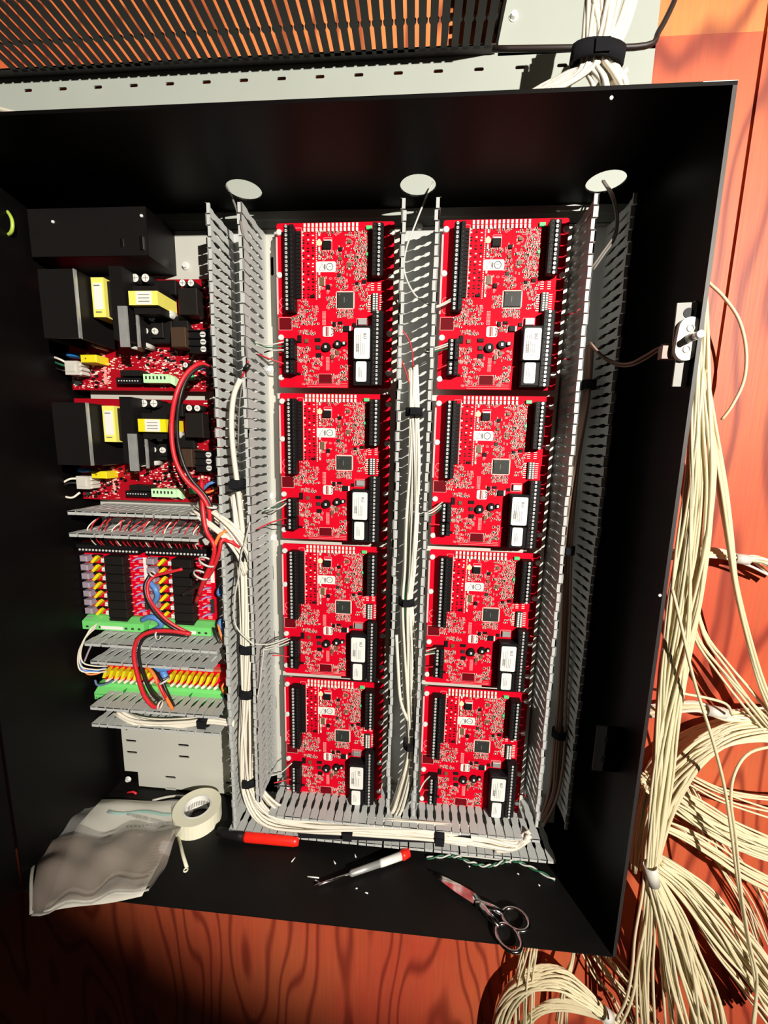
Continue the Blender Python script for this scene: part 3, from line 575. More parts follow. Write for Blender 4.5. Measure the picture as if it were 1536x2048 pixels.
def fuse_board(k):
    t = thing('fuse_board', ('left small red board with a row of eight yellow fuses above a green terminal block', 'right small red board with a row of eight yellow fuses above a green terminal block')[k], 'fuse board', (-258+k*108,10,-656), 'small fuse boards')
    b = B(); b.box(-45,52,0,2,-30,32); obj('circuit_board', b, PCB, t)
    b = B(); b.box(-44,50,-8,0,24,28); obj('edge_strip', b, mat_once('salmon_strip', (0.62,0.12,0.08)), t)
    for i in range(8):
        x = -36+i*10.2; b = B(); b.add([(x-3.4,-12,3),(x+1.2,-12,3),(x+7,-12,17),(x+2.4,-12,17),(x-3.4,0,3),(x+1.2,0,3),(x+7,0,17),(x+2.4,0,17)], [(0,1,2,3),(7,6,5,4),(0,4,5,1),(1,5,6,2),(2,6,7,3),(3,7,4,0)]); obj('fuse', b, YELF, t)
        b = B(); b.prism([(x,-8),(x+5,-4),(x+5,-1),(x+2,-1),(x-2,-5)], -8, 0); obj('wire_clip', b, SILKW, t)
    b = B(); b.prism([(-20,-29),(-20,-18),(-11,-12),(-9,-7),(0,-7),(0,-29)], -48, 52, axis='x'); tb = obj('green_terminal_block', b, GREENT, t, label='bright green terminal block'); b = B()
    b.box(-48,52,-20.3,-20,-20.2,-19.6); b.box(1,1.5,-20.4,-11,-29,-12)
    for i in range(19): b.box(-46+i*5.1,-44+i*5.1,-20.4,-20,-27.5,-25,0)
    obj('terminal_marks', b, [mat_once('dark_green_line', (0.02,0.2,0.05))], tb)
fuse_board(0); fuse_board(1)
# ---------------------------------------------------------------- wires and cables
def wire(label, pts, r, m, category='wire', group=None, name='wire', n=6, per=5, ext=None):
    P = cat(pts, per); o = Vector(P[0]); b = B(); b.tube([p-o for p in P], r, n)
    kw = dict(label=label, category=category)
    if group: kw['group'] = group
    return link(name, mesh(name, b, m), None, o, **kw)
STUFF = B()
def bundle(label, pts, spread, count, r, m, group, seed=0, per=4, category='cable', name='cable', endvar=0, flat=1.0, keep=1.0):
    rr = random.Random(seed)
    for i in range(count):
        a0, q = rr.uniform(0,6.28), math.sqrt(rr.random()); tw = rr.uniform(-.5,.5); P = []
        n = len(pts)
        for j, p in enumerate(pts):
            s = spread[j] if isinstance(spread, (list,tuple)) else spread
            a = a0+tw*j; qq = min(1, max(.0, q+rr.uniform(-.10,.10)))
            P.append(Vector(p)+Vector((math.cos(a)*qq*s*(1 if flat >= 0 else 1), math.sin(a)*qq*s*abs(flat)*.8, math.sin(a+.9)*qq*s*.8)))
        if endvar: P[-1] = P[-2]+(P[-1]-P[-2])*(1-endvar*rr.random())
        if i >= count*keep: STUFF.tube(cat(P, per), r, 6)
        else: wire(label, P, r, m if not isinstance(m, list) else rr.choice(m), category, group, name, 6, per)
def strap(label, c, axis, R, Rz, w, m=VELC, name='hook_and_loop_strap'):
    axis = Vector(axis).normalized(); u = axis.orthogonal().normalized()
    u = (Vector((0,1,0))-axis*axis.y).normalized(); v = axis.cross(u); b = B(); n = 18; vs = []; fs = []
    for i in range(n):
        a = 2*math.pi*i/n
        for rr in (1.0, 0.86):
            for s in (-w/2, w/2): vs.append(u*(Rz*rr*math.cos(a))+v*(R*rr*math.sin(a))+axis*s)
    for i in range(n):
        k, k2 = i*4, ((i+1)%n)*4
        fs += [(k,k2,k2+1,k+1),(k+2,k+3,k2+3,k2+2),(k,k+2,k2+2,k2),(k+1,k2+1,k2+3,k+3)]
    b.add(vs, fs, 0, True)
    if m is VELC: b.box(-w*.45,w*.45,-Rz-1.6,-Rz+.4,-w*.4,w*.4)
    return obj(name, b, m, None, c, label=label, category='cable strap')
# -- bundle in the left duct
LB = [(-58.2,-22,-346.6),(-53.5,-24,-398.7),(-46.5,-24,-445.2),(-44.7,-24,-500.7),(-45.7,-24,-577.5),(-49.2,-22,-659.2),(-50.5,-24,-724.6),(-50.5,-24,-798.1),(-23,-36,-833.9),(24.9,-40,-844.1),(109.2,-41,-839.3),(206.1,-41,-836.6),(286.4,-41,-839)]
bundle('white cable in the thick bundle inside the left vertical duct', LB, [9,9,10,10,10,11,13,11,12,10,9,9,9], 28, 2.0, WHITEW, 'white cables of the left duct bundle', 1, flat=1.6)
bundle('white cable curving along the bottom duct towards the right corner', [(109.4,-42,-841.7),(220.8,-42,-837.4),(300.8,-42,-840.6),(347.3,-42,-841.4),(367.6,-44,-826.8)], [7,8,10,9,6], 20, 2.1, WHITEW, 'white cables in the bottom duct', 2)
wire('short white cable end sticking out of the bottom duct near its right end', [(324,-40,-860.8),(344.1,-44,-853),(358.3,-46,-840.7),(366.9,-46,-824.7)], 3.2, WHITEW, 'cable', name='cable')
bundle('white cable leaving the relay boards towards the left duct', [(-108.4,-30,-364.5),(-79.1,-40,-379.2),(-56.6,-42,-398.6),(-42.1,-36,-427.4),(-38.4,-30,-454)], [12,11,10,9,9], 16, 2.0, WHITEW, 'white cables from the relay boards', 3)
wire('single white cable running down the left duct from the upper power supply', [(-34.5,-46,-199.7),(-43.7,-46,-219.3),(-49.1,-44,-250.2),(-49.5,-42,-288.3),(-47,-38,-334.4),(-44.9,-34,-382.5),(-43.5,-30,-432.6)], 3.6, WHITEW, 'cable', name='cable')
wire('red wire end spliced to the white cable beside the upper power supply', [(-24.1,-46,-178),(-26.5,-47,-186),(-32.5,-46,-197.9)], 1.3, REDW)
wire('black shrink sleeve joint at the top of the white cable in the left duct', [(-21.7,-49,-182.1),(-27,-49,-189.3)], 3.2, BLKW)
for i,(u,v,wd) in enumerate(((476,968,1),(494,1110,1.6),(500,1290,1.5),(498,1380,1.5),(500,1556,1.5))): pass
for lb, c, R, w in (('uppermost black strap on the left duct bundle, beside the lower power supply', (-45.3,-40,-332.9), 9, 13), ('black strap on the left duct bundle level with the relay boards', (-47.3,-26,-432.4), 14, 16), ('black strap on the left duct bundle just below the relay boards', (-44.6,-26,-570.9), 13, 13),
                    ('black strap on the left duct bundle level with the fuse boards', (-46.9,-26,-640.9), 13, 13), ('lowest black strap on the left duct bundle, near the bare plate', (-50.1,-26,-788.3), 14, 12)):
    strap(lb, c, (.05,0,1), R, 14, w)
strap('black strap on the bottom duct cables, under the left board column', (107.1,-42,-846.2), (1,0,0), 9, 12, 15); strap('black strap on the bottom duct cables, under the right board column', (241.4,-42,-840.3), (1,0,-.05), 9, 12, 14)
q = [Vector(v) for v in ((32.8,-46,-848.2), (286.9,-46,-833.5), (287.6,-46,-846.1), (32.6,-46,-863.1))]
b = B(); b.prism([((v-q[0]).x, (v-q[0]).z) for v in q], -1.5, 1.5); obj('flat_strip', b, VELC, None, q[0], label='flat black strip lying in the bottom duct below the white cables', category='strip')
# -- bundle in the middle duct
MB1 = [(181.2,-30,-181.3),(183.8,-30,-220.7),(185.7,-28,-257.8),(188.1,-30,-308.7),(187.9,-28,-381.9),(185.7,-28,-437.1),(183.1,-28,-487),(188.2,-26,-561.5),(192.1,-24,-639.6),(195.9,-24,-711.9),(190.3,-22,-772.6),(167.7,-16,-846.2),(104.8,-12,-881.6)]
bundle('thin white cable in the bundle inside the middle vertical duct', MB1, [6,6,6,8,10,9,9,11,10,8,12,12,8], 11, 1.9, WHITEW, 'white cables of the middle duct bundle', 5)
bundle('thin pale conductor in the bundle inside the middle vertical duct', MB1, [5,7,7,9,11,11,8,12,12,9,16,14,8], 9, 0.9, [PALEW, WHITEW, GRNW], 'thin conductors of the middle duct bundle', 6)
for lb, c in (('upper black strap on the middle duct bundle, level with the second boards', (184.3,-34,-235.8)), ('black strap on the middle duct bundle, level with the third boards', (182.6,-32,-486.9)), ('lowest black strap on the middle duct bundle, level with the bottom boards', (195,-30,-704.6))): strap(lb, c, (0,0,1), 11, 11, 10)
wire('thin grey wire hanging from the middle hole in the top wall', [(198.4,20,53.9),(189,-10,17.8),(176.7,-10,-12.4),(167.7,-14,-39.5),(166.7,-14,-65.2),(180.6,-14,-91.4),(201,-16,-105)], 1.2, PALEW)
wire('red wire in the middle duct beside the top boards', [(165.4,-40,-138.6),(173.5,-38,-147.9),(179.4,-34,-161.4),(181.2,-30,-181.3)], .9, REDW)
wire('second red wire in the middle duct beside the top boards', [(167.1,-40,-175.7),(172.9,-36,-188.4),(178.3,-32,-205.8),(181.3,-30,-220.7)], .9, REDW)
wire('short white cable in the middle duct beside the third boards', [(170.5,-40,-533.2),(173.7,-38,-578.4),(178.6,-34,-633.9),(189.5,-30,-667.3)], 2.4, WHITEW)
# -- white cables of the right duct, its shade painted in as brown
bundle('white cable bunch browned by painted shade in the duct right of the right board column', [(399.9,-10,-149.2),(400.8,-12,-215.8),(396.3,-12,-278.5),(393.7,-10,-344),(395.5,-8,-412.5),(402.6,-8,-519.8),(409.4,-8,-634),(413,-8,-714.3),(413.1,-8,-781.3),(399.1,-14,-828.4)], [4,4,5,7,7,7,7,12,12,8], 9, 2.0, BROWNW, 'white cables in the right duct, shade in their colour', 8)
wire('paired grey wire looping from the right hole in the top wall', [(403.3,10,44.9),(403,-20,13.1),(406.8,-30,-13),(405.2,-34,-35.7),(392.1,-40,-56.5),(382.2,-40,-72.1)], 1.3, mat_once('grey_pair', (0.22,0.20,0.18)))
wire('second grey wire looping beside its pair from the right hole', [(405.8,12,46),(406.8,-18,13.1),(409.9,-28,-13.1),(407.9,-32,-36.9),(394.4,-40,-57.5),(382.8,-42,-75.5)], 1.3, mat_once('grey_pair', (0,0,0)))
wire('brown two core wire from the tamper switch to the right duct', [(442.5,-114,-173.6),(432.5,-105,-173.9),(426.4,-90,-179),(420.2,-75,-183.2),(415,-55,-179.3),(403,-42,-169),(388.1,-40,-153.5)], 1.5, BROWNW); 
wire('second core of the brown tamper switch wire', [(442.8,-114,-175.5),(433.8,-105,-176.3),(427.8,-90,-182.1),(421.6,-75,-185.8),(415.8,-55,-182.1),(403.8,-42,-171.3),(389.7,-38,-155.8)], 1.2, BROWNW)
wire('brown heat shrink sleeve on the wire behind the tamper switch', [(442.3,-113,-174.3),(433,-106,-175.1)], 4.2, BROWNW)
for lb, c in (('black strap on the shade-browned white cables, level with the third and bottom boards', (408.9,-12,-683.7)), ('black strap on the shade-browned white cables, level with the second boards', (395.3,-12,-411.4)), ('black strap on the shade-browned white cables, level with the top boards', (401.4,-12,-197.5))): strap(lb, c, (0,0,1), 10, 9, 11)
# -- short field wires at the boards
LW = [('top','left','w',[(-16.8,-40,-154.1),(-8.2,-20,-152.9),(10.5,-10,-146.7)]),
('top','left','g',[(-18.2,-40,-155.8),(-8.3,-20,-156),(10.4,-10,-151.7)]),
('top','left','w',[(-16.4,-38,-157.1),(-6.5,-16,-158.1),(10.3,-10,-156.7)]),
('top','left','r',[(-17.9,-30,-166.2),(-6,-18,-169.8),(11.4,-10,-174.4)]),
('top','left','k',[(-15.3,-14,-160.9),(-3.2,-10,-156.8),(10.3,-10,-159.2)]),
('second','left','w',[(-11.9,-30,-368.2),(-2.7,-20,-361),(9.6,-10,-355)]),
('second','left','g',[(-13.3,-30,-369.6),(-1.4,-20,-365.2),(9.5,-10,-359.2)]),
('second','left','w',[(-9.8,-28,-367),(0.7,-18,-368.2),(11,-10,-360.6)]),
('second','left','r',[(-18.9,-44,-391.9),(-5.4,-24,-385.6),(10.6,-10,-381.9)]),
('second','left','k',[(-9,-24,-388.6),(-1.2,-14,-391.6),(10.4,-10,-392)]),
('third','left','w',[(-14.5,-40,-564),(-1.3,-24,-565.3),(12.1,-10,-563.8)]),
('third','left','w',[(-16.1,-40,-567.2),(0.1,-24,-569.1),(13.5,-10,-567.6)]),
('third','left','g',[(-15.4,-38,-566.6),(-2.1,-22,-571.1),(13.5,-10,-571.6)]),
('third','left','r',[(-11.4,-20,-586.1),(-1.5,-16,-587.6),(11.6,-10,-592.4)]),
('bottom','left','w',[(-19.9,-20,-787.4),(-3.7,-16,-783.4),(12.1,-10,-770.5)]),
('bottom','left','r',[(-14.6,-18,-801.1),(-2.3,-14,-800.1),(11.6,-10,-798.9)]),
('bottom','left','k',[(-16.2,-14,-810.3),(-3.9,-10,-812.9),(11.4,-10,-813.2)]),
('top','right','w',[(200.7,-30,-110.6),(212,-20,-105.1),(225.8,-10,-94.9)]),
('top','right','w',[(200.8,-30,-112.9),(213.2,-20,-106.3),(225.9,-10,-97.3)]),
('top','right','w',[(195.3,-35,-161.6),(211.5,-22,-155),(225.8,-10,-147.3)]),
('top','right','w',[(196.6,-35,-163.9),(211.6,-22,-157.4),(225.9,-10,-149.8)]),
('top','right','g',[(195.4,-35,-165.1),(211.8,-20,-159.4),(226.1,-10,-153.4)]),
('top','right','r',[(211.5,-20,-181.1),(218,-14,-177.5),(227,-10,-173)]),
('second','right','w',[(183.5,-30,-368.2),(209.7,-26,-362.5),(226.7,-10,-352.1)]),
('second','right','w',[(184.9,-30,-372.1),(211.1,-26,-365.2),(227.5,-10,-354.8)]),
('second','right','g',[(186.2,-30,-370.8),(212.5,-26,-367.8),(227.6,-10,-357.6)]),
('second','right','r',[(209.4,-18,-381.6),(217.7,-14,-382.8),(227.4,-10,-383.9)]),
('third','right','w',[(211.9,-30,-559.3),(219.1,-22,-560.8),(226.9,-10,-564.4)]),
('third','right','g',[(212,-30,-562.3),(219.3,-22,-564.6),(227.1,-10,-569)]),
('third','right','w',[(210.7,-30,-565.4),(218,-22,-567.7),(227.2,-10,-572.1)]),
('third','right','r',[(211.6,-24,-586.9),(217.7,-16,-591.1),(225.2,-10,-593.3)]),
('bottom','right','w',[(210.1,-30,-783.6),(217.3,-22,-774.3),(226.6,-10,-773.3)]),
('bottom','right','r',[(216,-20,-797.8),(219.7,-14,-794.5),(229.1,-10,-799.1)]),
('top','right','r',[(365.4,-10,-115.2),(376.6,-6,-110.6),(385.9,-4,-105.3)]),
('top','right','r',[(357.6,-10,-164.9),(369.4,-6,-165.2),(385.5,-4,-164.7)]),
('second','right','r',[(352.6,-10,-330.6),(361.6,-6,-330.1),(369.4,-4,-330.7)]),
('third','right','r',[(357.1,-10,-538),(365.3,-6,-540.2),(371.4,-4,-540.8)]),
('third','right','r',[(355.2,-10,-585.2),(363.1,-6,-583.9),(370.5,-4,-581.4)]),
('bottom','right','r',[(359.1,-10,-791.5),(367.9,-6,-796.3),(376.2,-4,-800.8)])]
for (y0, y1, col, pts) in LW:
    m = {'w':PALEW, 'g':GRNW, 'r':REDW, 'k':BLKW}[col]
    nm = {'w':'pale', 'g':'green', 'r':'red', 'k':'black'}[col]
    wire('thin %s wire entering the small terminal block of the %s %s board' % (nm, y0, y1), pts, .9 if col != 'w' else 1.0, m, group='field wires of the boards')
# -- wires of the left column
wire('thick red power wire hanging from the upper power supply across the lower one', [(-87.6,-12,-181.9),(-95.1,-30,-179),(-106.1,-45,-194.1),(-115,-55,-221.3),(-123.3,-55,-258.4),(-122.4,-55,-296.3),(-112.5,-52,-325.2),(-92.8,-48,-348.1),(-84.4,-45,-368.3),(-85.7,-42,-392.8)], 3.0, REDW)
wire('thick black power wire beside the red one from the upper power supply', [(-86.7,-10,-184.1),(-92.9,-28,-181.7),(-104,-42,-196),(-110.9,-52,-222.1),(-117.8,-52,-258.1),(-117.1,-50,-293),(-106.6,-48,-325.3),(-89.4,-44,-348.4),(-81.8,-42,-368.7),(-82.7,-40,-396.6)], 2.4, BLKW)
wire('thick red power wire running down beside the relay boards', [(-100.9,-30,-329.9),(-92.5,-46,-361.7),(-86.1,-52,-394.2),(-74.5,-55,-413.5),(-79.1,-52,-435.1),(-94.6,-48,-465.2),(-107.5,-40,-490.4)], 3.0, REDW)
wire('second thick red power wire beside the relay boards, tied with white ties', [(-52.5,-40,-412.8),(-64,-52,-407),(-68.5,-54,-423.7),(-80.8,-50,-449.8),(-99.4,-44,-474),(-118.3,-30,-506)], 2.6, REDW)
wire('thick black power wire between the red ones beside the relay boards', [(-60.9,-44,-407.3),(-68.7,-50,-414.5),(-76.6,-50,-435.6),(-94.2,-46,-464.4),(-119.6,-36,-483.7),(-140,-24,-498.1)], 2.6, BLKW)
wire('orange power wire beside the relay boards', [(-62.5,-44,-396.3),(-68.5,-52,-401.7),(-76.2,-55,-420.4)], 2.4, ORG)
wire('red wire plugged between the two relay boards', [(-142.8,-18,-461.1),(-159.5,-22,-465.1),(-181.3,-24,-471.5),(-188.6,-30,-481.8),(-185.8,-34,-500.5),(-169.5,-38,-520.6),(-151.8,-36,-537.9),(-129.9,-30,-554)], 2.4, REDW)
wire('black wire beside the red one between the relay boards', [(-190.2,-22,-471.1),(-193.4,-30,-485.1),(-187.6,-34,-504.4),(-171.4,-38,-526),(-150.8,-38,-542.2),(-131.6,-30,-556.4)], 2.6, BLKW)
wire('thick red wire looping from the relay boards down over the fuse boards', [(-126.1,-34,-552.6),(-153.6,-40,-546.8),(-181,-44,-548.1),(-197.8,-48,-559.3),(-203.4,-50,-581.5),(-199,-52,-611),(-193.1,-50,-643.3),(-184.3,-46,-662.9),(-180,-38,-669.8)], 3.0, REDW)
wire('black wire looping beside the thick red wire over the fuse boards', [(-130.5,-32,-556.9),(-160.3,-36,-553.7),(-184.2,-40,-554.8),(-195.9,-44,-565.8),(-199.2,-46,-587.3),(-194.4,-46,-614.3),(-185.7,-44,-642.7),(-176.4,-38,-662.1)], 2.4, BLKW)
wire('orange and red wire hanging over the fuse boards', [(-207.3,-26,-610.9),(-187.6,-36,-615.8),(-173.4,-42,-635.1),(-163.2,-42,-654.4),(-159.1,-38,-671.4)], 2.6, ORG)
wire('red wire beside the orange one over the fuse boards', [(-199.8,-28,-613.3),(-181.3,-38,-622.2),(-168,-44,-641.4),(-161.3,-40,-665.3)], 2.2, REDW)
wire('black wire beside the orange one over the fuse boards', [(-205.6,-24,-612),(-179.3,-34,-622.1),(-164.5,-40,-643.7),(-157.8,-36,-667.8)], 2.2, BLKW)
for i, (pts) in enumerate(([(-290,-8,-557.1),(-291.7,-24,-562.7),(-302.2,-30,-590.8),(-303,-28,-612.2),(-291.3,-20,-621.7),(-282.8,-6,-629.2)], [(-292,-8,-560.5),(-292.8,-26,-566.6),(-302,-32,-589.7),(-304.9,-30,-616.9),(-291.7,-22,-626.4),(-284.1,-6,-634.3)], [(-294,-8,-564.7),(-297.6,-24,-573.4),(-306.8,-30,-595.9),(-309.1,-28,-624.9),(-292.3,-20,-632.6),(-284.5,-6,-638.6)])):
    wire('white signal wire looping at the left edge between relay and fuse boards', pts, 1.1, WHITEW, group='white signal wires at the left edge')
wire('blue wire looping at the left edge beside the fuse boards', [(-309.1,-26,-608),(-306.8,-26,-624.2),(-296.3,-20,-631.2),(-285.6,-6,-632.7)], 1.8, BLUE); wire('orange wire looping at the left edge beside the fuse boards', [(-306.5,-26,-621.7),(-301.3,-24,-633.3),(-292.7,-18,-636.3),(-287.7,-8,-636.8)], 1.4, ORG)
wire('blue grey wire at the left edge below the small fuse board', [(-293.6,-20,-645.2),(-290.3,-20,-653.4),(-284.7,-10,-657.5),(-279.1,0,-656.5)], 1.6, mat_once('blue_grey', (0.10,0.16,0.28)))
wire('lilac wire behind the white signal wires at the left edge', [(-301.5,-10,-591.3),(-305.9,-14,-603.6),(-310.6,-18,-618.3)], 1.4, PURP)
for i, (lb, pts, m, rr) in enumerate((
    ('blue connector cluster between the two relay boards', [(-196.8,-14,-485.5),(-185.5,-18,-495),(-187.5,-14,-508.3),(-197.3,-10,-520.5)], BLUE, 4.0),
    ('blue connector cluster at the lower middle of the relay boards', [(-214.5,-12,-546.1),(-197.9,-18,-537.7),(-182.8,-20,-540.7),(-184.4,-14,-553),(-201.3,-10,-563.9)], BLUE, 4.2),
    ('blue connector cluster right of the relay boards', [(-79,-10,-473.4),(-85.1,-14,-483.8),(-90.6,-16,-494.8),(-86.8,-12,-501.4)], BLUE, 4.0),
    ('blue wire nut cluster at the lower right of the relay boards', [(-86.8,-12,-535.6),(-91.2,-16,-541.9),(-88,-14,-552.1),(-93.5,-10,-562.3)], BLUE, 4.0),
    ('blue connector cluster above the middle of the fuse boards', [(-206.7,-14,-619.4),(-188.3,-20,-619.6),(-175.5,-20,-617.1),(-166.4,-14,-615)], BLUE, 4.5),
    ('blue connector pair hanging in the middle of the fuse boards', [(-184.2,-18,-622.2),(-178.2,-22,-629.2),(-176.7,-20,-635.3)], BLUE, 5.0),
    ('blue wire at the right edge of the upper power supply', [(-111.5,0,-179.9),(-97.8,-6,-183.4),(-88.9,-6,-187.3),(-82.2,-2,-182.6)], BLUE, 1.6),
    ('blue wire at the right edge of the lower power supply', [(-113.3,-6,-346.5),(-101.2,-10,-337.2),(-93.3,-8,-334.3),(-89.9,-4,-330.3)], BLUE, 2.2),
    ('orange wire at the right edge of the lower power supply', [(-112.4,-8,-350.5),(-100.6,-12,-348.3),(-91.2,-10,-344),(-87.1,-6,-338.5)], ORG, 1.6),
    ('orange wire looping at the lower right of the relay boards', [(-93.3,-18,-542.7),(-86.4,-24,-556.6),(-80.9,-24,-570.3),(-74.1,-20,-581.4)], ORG, 1.8),
    ('black wire looping at the lower right of the relay boards', [(-99.7,-18,-549.3),(-91.2,-24,-563.1),(-84.2,-24,-576.8),(-76.1,-22,-578.9)], BLKW, 1.8),
    ('orange wire loop at the right of the fuse boards', [(-79.7,-14,-650.2),(-87.3,-18,-653.2),(-91.7,-18,-645.2),(-90.2,-14,-639.4)], ORG, 1.6),
    ('dark blue plug at the right end of the fuse boards', [(-90,-16,-658),(-83,-18,-662.8),(-79.2,-16,-662.2)], mat_once('navy', (0.03,0.06,0.11)), 4.0),
    ('red wire bundle entering the duct right of the relay boards', [(-68.4,-50,-407.6),(-54.3,-48,-410.2),(-46.2,-42,-419)], REDW, 2.4),
    ('thin white wire down the left duct, beside the relay boards', [(-27.2,-48,-382),(-35,-48,-410.1),(-41.1,-48,-427.6),(-44.9,-48,-455.7),(-52.5,-46,-485.3),(-56.2,-44,-519.1),(-49.7,-44,-538.7),(-27.9,-46,-557.2)], PALEW, 1.2),
    ('grey wire crossing the left duct towards the third left board', [(-26.4,-46,-555.7),(-10.9,-30,-562.9),(9,-12,-561.4)], PALEW, 1.2),
    ('pale wire hanging in the left duct below the strap', [(-14.4,-44,-561.9),(-17.2,-46,-586.7),(-20.8,-46,-613.7),(-26,-46,-641.3)], PALEW, 1.1),
    ('thin grey wire hanging in the upper left duct', [(-70.9,10,52.9),(-43.4,-30,11.9),(-29.5,-44,-17.4),(-26.4,-44,-33.7),(-29.9,-30,-32.7)], mat_once('grey_pair', (0,0,0)), 1.5),
    ('thin dark wire at the left duct wall beside the upper power supply', [(-27.5,-40,-128.2),(-27.9,-44,-152.7),(-26.2,-44,-176.4),(-37,-44,-225.1),(-43.7,-40,-288.2)], mat_once('grey_pair', (0,0,0)), .9))):
    wire(lb, pts, rr, m)
# plug wires of the two power supplies
for k, (dy, nm) in enumerate(((0,'upper'),(0,'lower'))):
    pl = ([(-301.9,-6,-173.7),(-310,-8,-169.5),(-326.6,-4,-164.8),(-334.1,0,-163.9)], [(-302.5,-6,-178.4),(-310.8,-8,-176.1),(-323.7,-4,-171.4),(-334.5,0,-166.6)], [(-303.2,-6,-185.1),(-308.7,-8,-184.1),(-322.4,-4,-179.5),(-333.9,0,-168)]) if k == 0 else ([(-302.7,-6,-335.4),(-310.1,-10,-336),(-320.5,-12,-341.9),(-335.1,-8,-349.3)], [(-303.4,-6,-342),(-310.7,-10,-341.8),(-318.5,-12,-344.8),(-335.2,-8,-350)], [(-300.2,-6,-355.8),(-309.1,-10,-363),(-320.3,-12,-360.9),(-334,-8,-352.9)])
    for i, pts in enumerate(pl): wire('%s mains wire at the white plug of the %s power supply' % (('white','green','black')[i] if k == 0 else ('pale','black','white')[i], nm), pts, 1.6, ((WHITEW,GRNW,BLKW),(WHITEW,BLKW,WHITEW))[k][i])
wire('green and yellow earth wire looping in the top left corner of the enclosure', [(-344.7,-40,12.9),(-322.6,-50,-2.9),(-309.1,-56,-18.4),(-312.3,-56,-32.2),(-333.6,-50,-34),(-357.2,-40,-26.7)], 2.0, GY)
# red wires in the duct under the lower power supply
r = random.Random(21)
for i in range(26):
    x = -280+i*6.6+r.uniform(-3,3); z1 = r.uniform(-384,-392)
    c = REDW if i % 3 else (BLKW if i % 2 else WHITEW)
    wire('thin field wire rising from the relay terminals through the short upper duct', [(x-4,4,-441),(x,-14,-425),(x+r.uniform(2,6),-24+r.uniform(-6,6),-404),(x+r.uniform(12,22),-8+r.uniform(-12,6),z1),(x+r.uniform(25,48),-4,z1+r.uniform(-6,4))], .9, c, group='thin field wires in the short upper duct')
bundle('white cable lying in the short duct above the bare plate', [(-248.8,-34,-684.5),(-213.2,-36,-695.3),(-175.1,-34,-697.9),(-135.5,-34,-692.2),(-104.2,-34,-688),(-67.4,-34,-690.8)], [6,8,8,7,5,4], 8, 2.2, WHITEW, 'white cables in the lowest short duct', 31)
wire('thick white cable at the lower edge of the short duct above the bare plate', [(-245.6,-40,-682.5),(-222.8,-42,-691.7),(-185.3,-42,-693.6),(-139.7,-40,-689.7),(-117.4,-38,-686.1)], 2.4, WHITEW, 'cable', name='cable')
strap('black strap on the white cables in the short duct above the bare plate', (-110.9,-36,-687.9), (1,0,0), 8, 10, 14)
# white nylon ties
for lb, c, R, ax in (('white cable tie round the power wires at the top right of the relay boards', (-86.9,-52,-438.2), 12, (.5,0,.85)), ('second white cable tie round the power wires beside the relay boards', (-98.5,-48,-458.3), 11, (.5,0,.85)), ('white cable tie round the power wires above the relay boards', (-79.5,-46,-364), 7, (.1,0,1)),
                  ('white cable tie on the wires over the second duct', (-170.7,-42,-553), 7, (1,0,.1)), ('white cable tie on the wires over the fuse boards', (-167.9,-40,-625.6), 8, (.5,0,-.9)), ('white cable tie at the bottom of the red loop over the fuse boards', (-175.4,-42,-663.4), 7, (1,0,-.2)), ('white cable tie on the wires beside the left relay board', (-184.9,-24,-468.7), 5, (.6,0,.6))):
    strap(lb, c, ax, R, R*.9, 2.6, TIEW, 'cable_tie')
# ---------------------------------------------------------------- things on the enclosure floor
FZ = -880
# tape roll
tr = thing('tape_roll', 'roll of cream tape lying on the enclosure floor beside the plastic bag', 'tape', (-142,-18,FZ)); b = B()
n = 36
def tubewall(b, R0, R1, z0, z1, mi, n=36):
    vs = []
    for i in range(n):
        a = 2*math.pi*i/n; c, s = math.cos(a), math.sin(a); vs += [(R0*c,R0*s,z0),(R1*c,R1*s,z0),(R1*c,R1*s,z1),(R0*c,R0*s,z1)]
    fs = []
    for i in range(n):
        k, j = i*4, ((i+1)%n)*4
        for q in range(4): fs.append((k+q, j+q, j+(q+1)%4, k+(q+1)%4))
    b.add(vs, fs, mi, False)
tubewall(b, 22, 36, 0, 24, 0); obj('tape_winding', b, TAPEW, tr); b = B(); tubewall(b, 19.5, 21.8, 0.5, 24.3, 0); cr = obj('cardboard_core', b, LABEL, tr)
b = B()
for i in range(14): a = math.radians(60+i*8); b.box(19.2*math.cos(a)-.3,19.2*math.cos(a)+.3,19.2*math.sin(a)-1,19.2*math.sin(a),8,16)
obj('core_print', b, INKG, cr, kind='stuff')
# cable tie with eyelet
ct = [(-161.7,-40,-896.5),(-146.1,-60,-890.2),(-118.3,-90,-888)]; e0 = (-154,-52.5,-880); e1 = (-132.5,-76.6,-880); e2 = (-116.5,-93.6,-880)
b = B(); b.tube([(p[0]-e2[0],p[1]-e2[1],2) for p in (e0,e1,e2)], 2.4, 6); b.ring((0,-3,2), 2.6, 1.1, axis='z', n=12, m=6); obj('eyelet_tag', b, TAPEW, None, e2, label='narrow white nylon strip with an eyelet at its end, in front of the tape roll', category='cable tie')
def lying(name, pts): pass
# red and black marker
m0, m1, m2 = Vector((-96.6,-41.9,-880)), Vector((-52,-45.5,-880)), Vector((32.1,-45.1,-880))
mk = thing('marker_pen', 'red marker pen with a black cap lying beside the tape roll', 'marker pen', m1); mk.location.z = (FZ+9)*S
def along(a, c, ts, rs, z=0): return [(a+(c-a)*t) for t in ts]
d = (m2-m1); b = B(); b.tube([Vector((0,0,0)),d*.04,d*.92,d], [7.2,8.2,8.0,6.4], 14); obj('barrel', b, REDP, mk)
d2 = (m0-m1); b = B(); b.tube([Vector((0,0,0)),d2*.25,d2*.8,d2], [7.6,7.6,6.5,5.2], 14); obj('cap', b, CHIP, mk)
